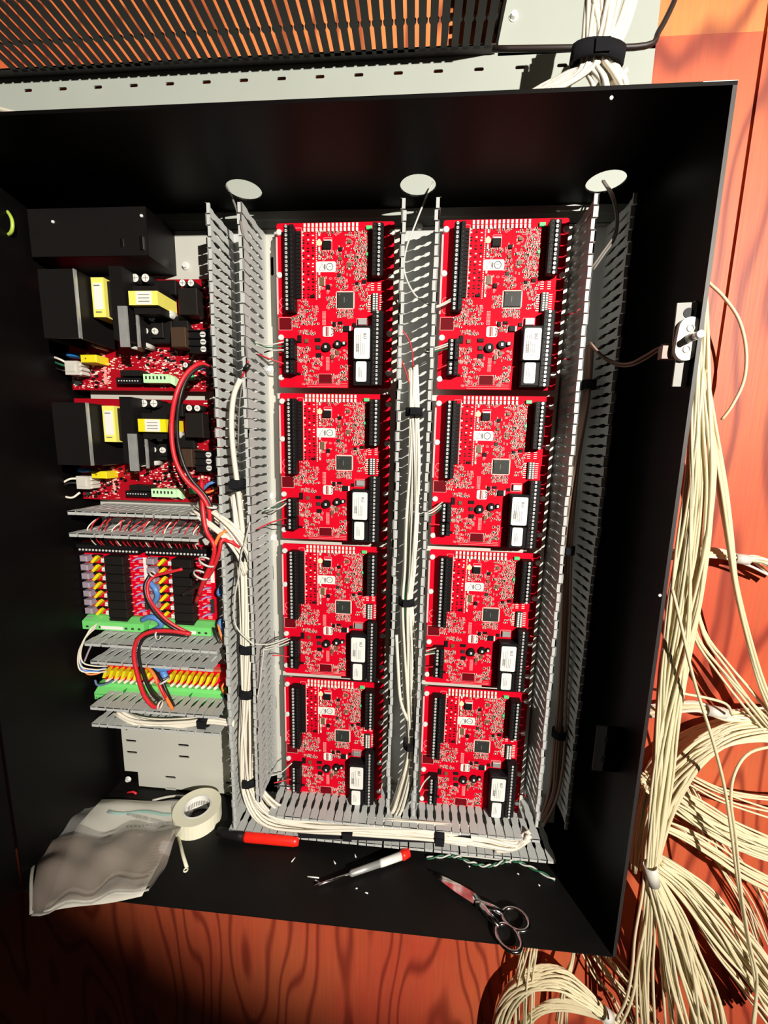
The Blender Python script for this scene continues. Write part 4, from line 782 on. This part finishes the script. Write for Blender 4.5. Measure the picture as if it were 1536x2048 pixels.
# screwdriver
s0, s1, s2, s3, s4 = [Vector(q) for q in ((69.6,-101.5,-876), (115.7,-83.6,-873), (157.2,-66.6,-871), (186.8,-52.8,-871), (197.7,-45.8,-871))]
sd = thing('precision_screwdriver', 'small metal precision screwdriver with a red end cap lying on the enclosure floor', 'screwdriver', s2)
b = B(); b.tube([s0-s2,(s0+(s1-s0)*.15)-s2,s1-s2], [.8,1.7,1.9], 10); obj('blade', b, CHROME, sd)
b = B(); b.tube([s1-s2,(s1+(s2-s1)*.06)-s2,Vector((0,0,0))], [2.6,4.2,4.6], 12); obj('handle', b, ALU, sd)
b = B(); b.tube([Vector((0,0,0)),(s3-s2)*.1,s3-s2], [5.0,5.2,5.4], 12); obj('handle_sleeve', b, LABEL, sd)
b = B(); b.tube([s3-s2,(s4-s3)*.2+s3-s2,s4-s2], [6,7,6.4], 12); obj('end_cap', b, REDP, sd)
# scissors
def shears():
    A = [Vector(q) for q in ((233.1,-68.2,-877), (287.8,-97.9,-876), (318.7,-130.9,-872), (340.1,-151.7,-870))]
    t = thing('scissors', 'steel scissors lying half over the front edge of the enclosure floor', 'scissors', A[1])
    tip = (233.7,-69.6,-876); piv = (292.8,-99.8,-876); o = Vector(piv); T = Vector(tip)-o; dirv = T.normalized(); nn = Vector((-dirv.y, dirv.x, 0))
    for k, s in ((0,1),(1,-1)):
        b = B(); L = T.length; hw = 7.5
        pts = [(0,-hw*.2*s),(0,hw*s),(L*.35,hw*.95*s),(L*.8,hw*.55*s),(L,0),(L*.5,-hw*.1*s)]
        b.prism([tuple((dirv*p[0]+nn*p[1]).xy) for p in pts], 1.2-k*1.6, 2.8-k*1.6, axis='z'); obj('blade', b, CHROME, t)
    h1 = Vector((340.8,-120.7,-872)); h2 = Vector((327.3,-141.6,-872)); 
    for hc, s in ((h1,1),(h2,-1)):
        c = hc-o; b = B(); R = 14.5
        b.tube([Vector((0,4*s*nn.y,1))+Vector((0,0,0)), c*.45+nn*(0*s), c-(c.normalized()*R*1.0)+nn*0], [5.2,4.6,3.4], 8); obj('shank', b, CHROME, t)
        b = B(); pts = []; ax = c.normalized(); ay = Vector((-ax.y, ax.x, 0))
        for i in range(26): a = 2*math.pi*i/26; pts.append(c+ax*(R*1.12*math.cos(a))+ay*(R*.86*math.sin(a)))
        b.tube(pts, 2.3, 8, closed=True); obj('finger_ring', b, CHROME, t)
    b = B(); b.cyl((0,0,1.5), 3.4, 3, 14, axis='z'); obj('pivot_screw', b, SCREW, t)
shears()
# twisted pair offcut and wire bits
def flo(pts): return [Vector((p[0],p[1],FZ+1.8)) for p in pts]
tw = flo(((224.5,-45.9,-880), (255.8,-39.9,-880), (270.5,-39.9,-880), (291.6,-46.6,-880), (312.8,-48.8,-880), (331.9,-42.7,-880), (351.1,-37.1,-880), (374.5,-44.2,-880), (404.9,-59.2,-880))); tw = cat(tw, 7)
for k, (nm, m) in enumerate((('white',PALEW),('green',GRNW))):
    b = B(); P = [p-tw[0]+Vector((0,1.5*math.sin(i*.9+k*math.pi),1.3*math.cos(i*.9+k*math.pi))) for i, p in enumerate(tw)]; b.tube(P, 1.15, 6)
    obj('wire_offcut', b, m, None, tw[0], label='%s conductor of the twisted wire offcut on the enclosure floor behind the scissors' % nm, category='wire')
tw2 = cat(flo(((249.2,-27.5,-880), (267.1,-36.5,-880), (296.5,-37.3,-880), (332.8,-38.2,-880), (348.2,-40.3,-880))), 6); b = B(); b.tube([p-tw2[0] for p in tw2], 1.1, 6); obj('wire_offcut', b, PALEW, None, tw2[0], label='shorter pale wire offcut lying against the twisted one on the enclosure floor', category='wire')
for i, (pa, pb_) in enumerate((((28.3,-70.3,-880),(31.5,-63.4,-880)), ((56.7,-87.7,-880),(73.3,-88.1,-880)), ((88.6,-62.2,-880),(92.5,-66.8,-880)), ((117.6,-49,-880),(120.7,-54.6,-880)), ((68.4,-91.2,-880),(74.7,-93.9,-880)), ((139.9,-100.5,-880),(144.1,-101.3,-880)), ((285.3,-50.8,-880),(287.3,-52.1,-880)), ((379.3,-67,-880),(381.5,-68.8,-880)), ((126.3,-96.7,-880),(129,-96.4,-880)), ((353.4,-54.7,-880),(356,-55.8,-880)))):
    a, c = Vector(pa), Vector(pb_); b = B(); b.tube([Vector((0,0,1)), c-a+Vector((0,0,1))], 0.9, 6); obj('wire_scrap', b, LABEL, None, a, label='tiny bright wire scrap on the enclosure floor', category='scrap', group='tiny wire scraps on the floor')
# instruction sheet in a clear bag
sheet = [Vector(q) for q in ((-340.3,-5.9,-876), (-171.5,7.4,-876), (-151.8,-138.7,-874), (-264.2,-166.8,-872))]
ps = thing('instruction_sheet', 'folded white instruction paper inside the clear bag in the lower left corner', 'paper', sheet[2])
def grid(c, nx, ny, f, thick=0.4, mi=0):
    b = B(); vs = []
    for j in range(ny+1):
        for i in range(nx+1):
            u, v = i/nx, j/ny; p = (c[0]*(1-u)+c[1]*u)*(1-v)+(c[3]*(1-u)+c[2]*u)*v; vs.append(p+Vector((0,0,f(u,v))))
    b.add(vs+[v-Vector((0,0,thick)) for v in vs], [], 0); N = (nx+1)*(ny+1); fs = []
    for j in range(ny):
        for i in range(nx): k = j*(nx+1)+i; fs.append((k,k+1,k+nx+2,k+nx+1)); fs.append((N+k,N+k+nx+1,N+k+nx+2,N+k+1))
    for i in range(nx): fs.append((i,N+i,N+i+1,i+1)); k = ny*(nx+1)+i; fs.append((k,k+1,N+k+1,N+k))
    for j in range(ny): k = j*(nx+1); fs.append((k,k+nx+1,N+k+nx+1,N+k)); k += nx; fs.append((k,N+k,N+k+nx+1,k+nx+1))
    b.f += fs; b.m += [mi]*len(fs); b.sm += [True]*len(fs); return b
sh = [p-sheet[2] for p in sheet]
b = grid(sh, 14, 12, lambda u,v: 2.0*math.sin(v*5+u*2)+1.5*math.sin(u*7)); obj('paper_leaf', b, PAPER, ps)
def on(u,v): return (sh[0]*(1-u)+sh[1]*u)*(1-v)+(sh[3]*(1-u)+sh[2]*u)*v+Vector((0,0,2.0*math.sin(v*5+u*2)+1.5*math.sin(u*7)+.4))
b = B(); b.tube([on(.25+.7*i/9,.15+.02*math.sin(i)) for i in range(10)], 3.2, 4, flat=.35); obj('teal_band', b, TEAL, ps)
b = B(); r = random.Random(4)
for q in range(3):
    for i in range(11):
        a0 = on(.50+.038*i,.32-.004*i)+Vector((0,0,2.5)); 
        if q == 0: b.tube([a0, a0+Vector((4.0,r.uniform(-1.5,1.5),0))], .5, 4)
for i in range(9): a0 = on(.86-.0*i,.50+.035*i); b.tube([a0, on(.98,.50+.035*i)], .3, 4)
obj('printed_lines', b, INKG, ps, kind='stuff')
tp_ = on(.66,.25); text('printed_title', 'Attention: read before use', 6.5, INKG, ps, (tp_.x/1, tp_.y, tp_.z+5.0), (0, 0, math.radians(172)))
bag = [Vector(q) for q in ((-370.4,-49.8,-872), (-153.5,-2.4,-872), (-136.5,-144.5,-870), (-269.7,-175.8,-868))]
r = random.Random(9)
def bagf(u,v):
    return 10+9*math.sin(3.2*u+5*v)*math.sin(6*v+1.2)+7*math.exp(-((u-.15)/.2)**2)*math.sin(v*3+.3)+3*math.sin(17*u+9*v)+2*math.sin(23*v-11*u)
b = grid([p-bag[2] for p in bag], 26, 22, bagf, .3); bo = obj('plastic_bag', b, FILM, None, bag[2], label='crumpled clear plastic bag in the lower left corner of the enclosure, over the instruction paper', category='plastic bag')
b = B(); pth = [Vector((bag[0]*(1-t)+bag[3]*t))-bag[2]+Vector((-8*math.sin(t*3.1),0,10+9*math.sin(5*t)*math.sin(6*t+1.2))) for t in [i/14 for i in range(15)]]; b.tube(pth, 2.0, 6, flat=.4)
pth = [(bag[3]*(1-t)+bag[2]*t)-bag[2]+Vector((0,0,bagf(t,1))) for t in [i/14 for i in range(15)]]; b.tube(pth, 1.6, 6, flat=.4); obj('bag_seam', b, mat('milky_seam', (0.7,0.68,0.62), .4, alpha=.55), bo)
mb = [bag[0]*.62+bag[3]*.38, bag[1]*.66+bag[2]*.34, bag[2]*.98+bag[1]*.02, bag[3]*.98+bag[0]*.02]
b = grid([p-bag[2] for p in mb], 18, 12, lambda u,v: bagf(u,.38+.62*v)+2.5+4*math.exp(-((v-.08)/.1)**2)*math.sin(5*u+.5), .3); obj('folded_layer', b, mat('smoky_film_fold', (0.30,0.24,0.20), 0.25, spec=0.8, alpha=0.40, bump=.2, scale=18), bo)
b = B(); sp = (-287.5,16.7,-880); b.tube([(0,0,2),(9,2,2.5),(17,-1,2)], 1.8, 6); obj('red_clip', b, REDW, None, sp, label='small red plastic strip at the back of the floor, above the bag', category='plastic strip')
wire('white curved cable tie lying behind the instruction bag', [Vector((p[0],p[1],FZ+3)) for p in ((-234.5,5.1,-880), (-213.7,14.1,-880), (-193.9,18.1,-880), (-162.4,17.3,-880))], 1.8, TIEW, 'cable tie', name='cable_tie')
# ---------------------------------------------------------------- upper cabinet: grey panel, dark slotted duct, wire bar, cable bundle
up = thing('upper_panel', 'grey green metal panel with small slots on the wall above the enclosure', 'metal panel', (0,0,0))
us = [(300-i*50.0, 184, 6, 1.9) for i in range(-1,14)]
slotted('panel_sheet', -430, 457, 20, 201, 30, 2, us, PANELG, up)
b = B(); b.box(272, 457, 30, 32, 197, 420); b.box(455,457,32,44,20,420); b.box(-430,457,32,34,10,20); obj('panel_riser', b, PANELG, up)
p = (288.2,30,236.9); b = B(); b.cyl((0,0,0), 5.5, 1, 14); b.cyl((0,-1,0), 4.6, 4, 8, r2=3.4); obj('panel_screw', b, SCREW, up, (p[0],30,p[2]))
p = (455.6,42,236.3); b = B(); b.cyl((0,0,0), 8, 2, 16); b.cyl((0,-2,0), 6, 5, 8, r2=4.4); obj('wall_bolt', b, SCREW, None, (p[0],46,p[2]), label='round headed bolt in the plywood right of the upper panel', category='bolt')
ud = thing('wiring_duct', 'dark slotted wiring duct above the enclosure, seen from below', 'wiring duct', (-60,30,200))
b = B(); b.box(-360, 328, -12, 0, -1, 1); obj('channel', b, DUCTB, ud)
i = 0
px = 120.6-6.5
k = -36
while px+13.05*k < 262:
    link('finger', FMB, ud, (px+13.05*k+60, 0, 0), (0, math.pi/2, 0)); k += 1
vd = thing('wiring_duct', 'dark slotted vertical wiring duct left of the screw on the grey upper panel', 'wiring duct', (266,30,210))
b = B(); b.box(-1, 1, -12, 0, 0, 190); b.box(2,5,-90,-2,-4,190,0); obj('channel', b, DUCTB, vd)
for k in range(14): link('finger', FMB, vd, (0,0,8+13.05*k), (0,0,0))
wb = [(253.6,-60,130.8),(334,-70,119.9),(401.5,-70,118.6),(415.1,-66,134.1),(428,-60,160.6),(437.8,-50,186.2)]
o = Vector(wb[0]); b = B(); b.tube([Vector(q)-o for q in cat(wb,5)], 2.7, 8); obj('lacing_bar', b, DUCTB, None, o, label='dark metal lacing bar across the grey panel in front of the cables', category='bar')
UB = [(360.7,-60,193.3),(358.6,-64,168.9),(355,-74,135),(350.8,-80,104.1)]
bundle('cream cable in the bundle coming down over the grey upper panel', UB+[(341.4,-80,93.5),(319.9,-78,83.9),(289.9,-74,73.1),(270.6,-60,67.9)], [20,19,17,14,15,17,19,16], 30, 2.2, WHITEW, 'cream cables above the enclosure', 41, flat=.35)
bundle('cream cable fanning right below the strap above the enclosure', UB+[(363,-80,87.5),(372.6,-74,76.6),(386.2,-60,61.7)], [20,18,15,13,13,16,12], 16, 2.2, WHITEW, 'cream cables above the enclosure, right fan', 42, flat=.5)
wire('cream cable crossing left below the strap above the enclosure', [(382.4,-78,92.6),(375.2,-78,84.3),(356.5,-72,80.9),(315.7,-60,84.3)], 2.9, WHITEW, 'cable', name='cable')
for q in range(3): wire('cream cable passing right of the bundle above the enclosure', [Vector(p)+Vector((q*5,q*3,0)) for p in [(390.1,-50,188.7),(376.6,-66,145.2),(363.4,-76,114)]], 2.9, WHITEW, 'cable', 'cables right of the upper bundle', 'cable')
strap('wide black strap round the cream cables above the enclosure', (353.2,-80,104), (.1,0,1), 26, 11, 15)
wire('white cable at the left edge above the enclosure', [(-322.9,-60,98.7),(-288.8,-70,85.8),(-250.3,-80,70.1)], 3.2, WHITEW, 'cable', name='cable')
# ---------------------------------------------------------------- cream cables on the wall right of and below the enclosure
bundle('cream cable in the strand hanging close along the right side of the enclosure', [(531.4,10,-67.7),(535.9,5,-115.7),(542.8,0,-188.2),(548.1,-5,-250),(555.7,-5,-313.3),(559.2,-5,-392.7),(560.3,-5,-476),(555.5,-10,-561.2),(549,-20,-638.1),(545.8,-30,-731.5),(543,-40,-818.6),(541.4,-45,-866.9)], [6, 8, 10, 13, 17, 20, 22, 20, 17, 15, 10, 6], 34, 1.78, CREAM, 'cables of the hanging strand', 51, flat=0.6, endvar=0, keep=0.42)
bundle('cream cable drifting right out of the hanging strand above the tied bunch', [(542.9,0,-176.2),(562.2,0,-249.6),(585.5,0,-325.9),(600.8,-5,-391),(615.7,-8,-451),(640.2,-8,-520.3),(670.6,-8,-591.7),(705.9,-8,-649.7)], [5, 7, 7, 6, 5, 6, 7, 8], 8, 1.91, CREAM, 'cables drifting right', 52, flat=0.6, endvar=0, keep=1.0)
bundle('cream cable bowing between the hanging strand and the lower loops', [(553.4,5,-249.5),(560.4,5,-327.2),(562.1,5,-394.9),(568,5,-457.9),(590.5,5,-525.9),(628.2,5,-572.3),(668.2,0,-619.8),(716,0,-670.5)], [7, 8, 9, 9, 8, 10, 12, 12], 6, 1.78, CREAM, 'bowing cables', 53, flat=0.6, endvar=0, keep=1.0)
wire('single cream cable looping out onto the plywood right of the tamper switch', [(546,30,-57.3),(550,20,-68.8),(565.7,15,-86.4),(583.9,10,-114.3),(597.6,10,-149.8),(600.8,10,-186.1),(591.7,10,-217.1),(584.6,15,-235.7)], 1.9, CREAM, 'cable', name='cable')
wire('long cream cable hanging over the lower right loops, left of a pair', [(525.3,-30,-454.5),(538.7,-35,-499.5),(553.6,-40,-551.6),(569,-45,-597),(590.2,-48,-651),(612.4,-50,-714.4),(631.3,-50,-781.9),(651.4,-50,-859.9),(679.6,-50,-957.3),(704.3,-50,-1042.2),(713,-50,-1114.5)], 1.9, CREAM, 'cable', name='cable')
wire('long cream cable hanging at the far right over the lower loops', [(709.2,-10,-678.9),(650.2,-35,-675),(627.4,-45,-698.6),(624.4,-50,-736),(638.1,-52,-794.7),(656.5,-52,-873.2),(682.2,-52,-962.7),(700.8,-52,-1021.5),(708.2,-52,-1111.7)], 1.9, CREAM, 'cable', name='cable')
wire('cream cable crossing the hanging strand towards the taped joint', [(537.5,-10,-596.2),(560.2,-20,-603.3),(589.6,-25,-605.2),(621.6,-20,-615.9),(639.9,-10,-638.1)], 1.9, CREAM, 'cable', name='cable')
bundle('cream cable in the tied horizontal bunch behind the hanging strand', [(543.8,25,-423.4),(563.5,20,-418.3),(589.3,15,-414.4),(611.8,10,-414.9),(631.7,10,-419.6),(659.4,12,-423.9),(696.5,15,-440.7)], [9, 8, 8, 6, 5, 10, 15], 15, 1.78, WHITEW, 'cables of the horizontal bunch', 54, flat=1.0, endvar=0, keep=0.42)
bundle('cream cable in the taped horizontal bunch above the big loop', [(545.8,25,-666.5),(577,20,-652.4),(605.6,12,-642.2),(622.3,6,-643.1),(651.9,8,-650.1),(686.8,10,-647.2),(726.8,10,-645.6)], [10, 9, 8, 6, 8, 10, 12], 17, 1.78, WHITEW, 'cables of the taped bunch', 55, flat=1.0, endvar=0, keep=0.42)
bundle('cream cable in the big arc sweeping down left from the right edge', [(732.8,5,-666.7),(675.6,0,-667.6),(627,-5,-680.4),(593,-8,-718.6),(571.3,-10,-772.3),(560,-14,-828.5),(555.9,-20,-891.4)], [16, 15, 15, 16, 17, 14, 9], 38, 1.78, CREAM, 'cables of the big arc', 56, flat=1.0, endvar=0, keep=0.42)
bundle('cream cable in the shaded arc behind the big arc', [(743,25,-667.3),(665.8,22,-675.4),(605,20,-703.7),(568.7,20,-757.9),(561,20,-846.9),(563.2,20,-929.7)], [10, 10, 12, 14, 14, 12], 23, 1.72, CREAM, 'cables of the rear arc', 57, flat=1.0, endvar=0, keep=0.0)
bundle('cream cable in the sweep running from the tied bunch to the right edge', [(554.3,10,-767.4),(585.3,5,-785.4),(628.1,0,-810.3),(669.6,-5,-830.6),(710.9,-8,-844.2),(761.1,-8,-857.4)], [14, 15, 16, 16, 15, 14], 28, 1.78, CREAM, 'cables of the right sweep', 58, flat=1.0, endvar=0, keep=0.42)
bundle('cream cable in the lower sweep running to the right edge', [(572.7,10,-835.2),(615.3,5,-850.1),(658.1,0,-872.4),(700.6,-5,-896.8),(768.9,-5,-928.6)], [8, 8, 9, 10, 12], 11, 1.72, CREAM, 'cables of the lower sweep', 59, flat=1.0, endvar=0, keep=0.42)
bundle('thin cream cable crossing the plywood at the right edge', [(621.1,20,-770.2),(665.7,18,-790),(710.2,18,-801.1),(760.6,18,-806.4)], [8, 10, 14, 20], 6, 1.52, CREAM, 'cables crossing at the right edge', 60, flat=1.0, endvar=0, keep=0.0)
bundle('cream cable in the diagonal sheaf to the bottom right corner', [(559.4,-20,-873.5),(594.3,-22,-897.4),(637.1,-24,-938),(684,-24,-994.8),(731.7,-24,-1052.6),(795.5,-24,-1138.1)], [12, 16, 22, 26, 28, 30], 42, 1.85, CREAM, 'cables of the diagonal sheaf', 61, flat=1.0, endvar=0, keep=0.42)
bundle('cream cable fanning down from the taped tie below the enclosure corner', [(540.1,-46,-865.8),(556.6,-48,-899.2),(578.5,-48,-948),(602.7,-46,-1018.6),(627.9,-44,-1091.9),(651.8,-42,-1178.2)], [6, 11, 18, 26, 34, 42], 52, 1.91, CREAM, 'cables fanning down from the tie', 62, flat=0.7, endvar=0, keep=0.42)
bundle('cream cable straying left below the taped tie', [(544.8,-40,-872.6),(547,-44,-914.2),(553,-44,-974.7),(558.9,-44,-1046.5),(576.4,-44,-1167.7)], [5, 9, 14, 20, 24], 13, 1.72, CREAM, 'stray cables below the tie', 63, flat=0.7, endvar=0, keep=0.42)
wire('cream cable bending left below the tie towards the coil tie', [(534.6,-40,-861.1),(533.2,-45,-906.1),(529.7,-48,-972.2),(531.4,-50,-1031.9),(529.2,-50,-1087.8),(520.4,-48,-1130.8)], 1.9, CREAM, 'cable', name='cable')
wire('second cream cable bending left below the tie towards the coil tie', [(546.4,-40,-902.3),(543.4,-45,-956.9),(539,-48,-1015.7),(538.3,-50,-1067.7),(534.1,-50,-1105.9),(526.4,-48,-1145.3)], 1.9, CREAM, 'cable', name='cable')
bundle('dim cream cable in the coil at the bottom centre', [(364.9,10,-1349),(373.8,8,-1231.9),(401.5,5,-1163.8),(446.8,0,-1138.5),(484.8,-8,-1150.4),(516.5,-20,-1165.7),(560.8,-25,-1205.5)], [12, 14, 15, 14, 11, 7, 16], 30, 1.72, CREAM, 'cables of the bottom coil', 64, flat=1.0, endvar=0, keep=0.42)
bundle('inner dim cream cable of the coil at the bottom centre', [(399.2,10,-1343),(409.5,8,-1258.9),(434.2,5,-1211.7),(467.7,0,-1192.5),(496,-8,-1184.7),(521.4,-20,-1175.1)], [8, 9, 9, 8, 6, 4], 15, 1.58, CREAM, 'inner cables of the bottom coil', 65, flat=1.0, endvar=0, keep=0.0)
bundle('cream cable hanging straight below the enclosure front edge', [(408.7,20,-1076.8),(405.1,15,-1111.2),(403,12,-1159.1),(410.2,12,-1277.1)], [16, 18, 20, 22], 13, 1.45, CREAM, 'cables hanging below the edge', 66, flat=1.0, endvar=0, keep=0.0)
bundle('pale cable pair hanging below the enclosure near its right corner', [(478.9,15,-1080.3),(474.3,10,-1119.4),(467.4,8,-1158.7),(468.3,8,-1260.2)], [3, 4, 8, 14], 6, 1.58, CREAM, 'cable pair below the edge', 67, flat=1.0, endvar=0, keep=1.0)
bundle('dim cable crossing in the shade below the enclosure corner', [(510.8,30,-1097.9),(544.3,28,-1152.9),(582.5,28,-1200.6),(630.5,28,-1291.8)], [20, 22, 24, 26], 15, 1.39, CREAM, 'shaded crossing cables', 68, flat=1.0, endvar=0, keep=0.0)
bundle('thin cable in the far shade behind the coils', [(613.2,32,-764.4),(651.9,32,-831.8),(699,32,-900),(765,32,-986.9),(810.5,32,-1079.3)], [14, 18, 22, 26, 28], 11, 1.32, CREAM, 'far shade cables', 69, flat=1.0, endvar=0, keep=0.0)
strap('white tape tie gathering the hanging strand just below the enclosure corner', (541,-46,-868.2), (-0.25, 0, 1), 9, 9, 30, TIEW, 'tape_tie')
strap('white tie on the horizontal bunch behind the hanging strand', (633,10,-419.6), (1, 0, -0.1), 7, 7, 18, TIEW, 'tape_tie')
strap('white tape round the horizontal bunch above the big loop', (629.4,6,-644.9), (1, 0, -0.15), 8, 8, 26, TIEW, 'tape_tie')
strap('white tie at the end of the bottom coil', (521.1,-22,-1166.5), (0.7, 0, -0.5), 10, 10, 16, TIEW, 'tape_tie')
obj('cable_tangle', STUFF, CREAM, None, label='remaining cream cables tangled behind and among the cables right of and below the enclosure', category='cables', kind='stuff')
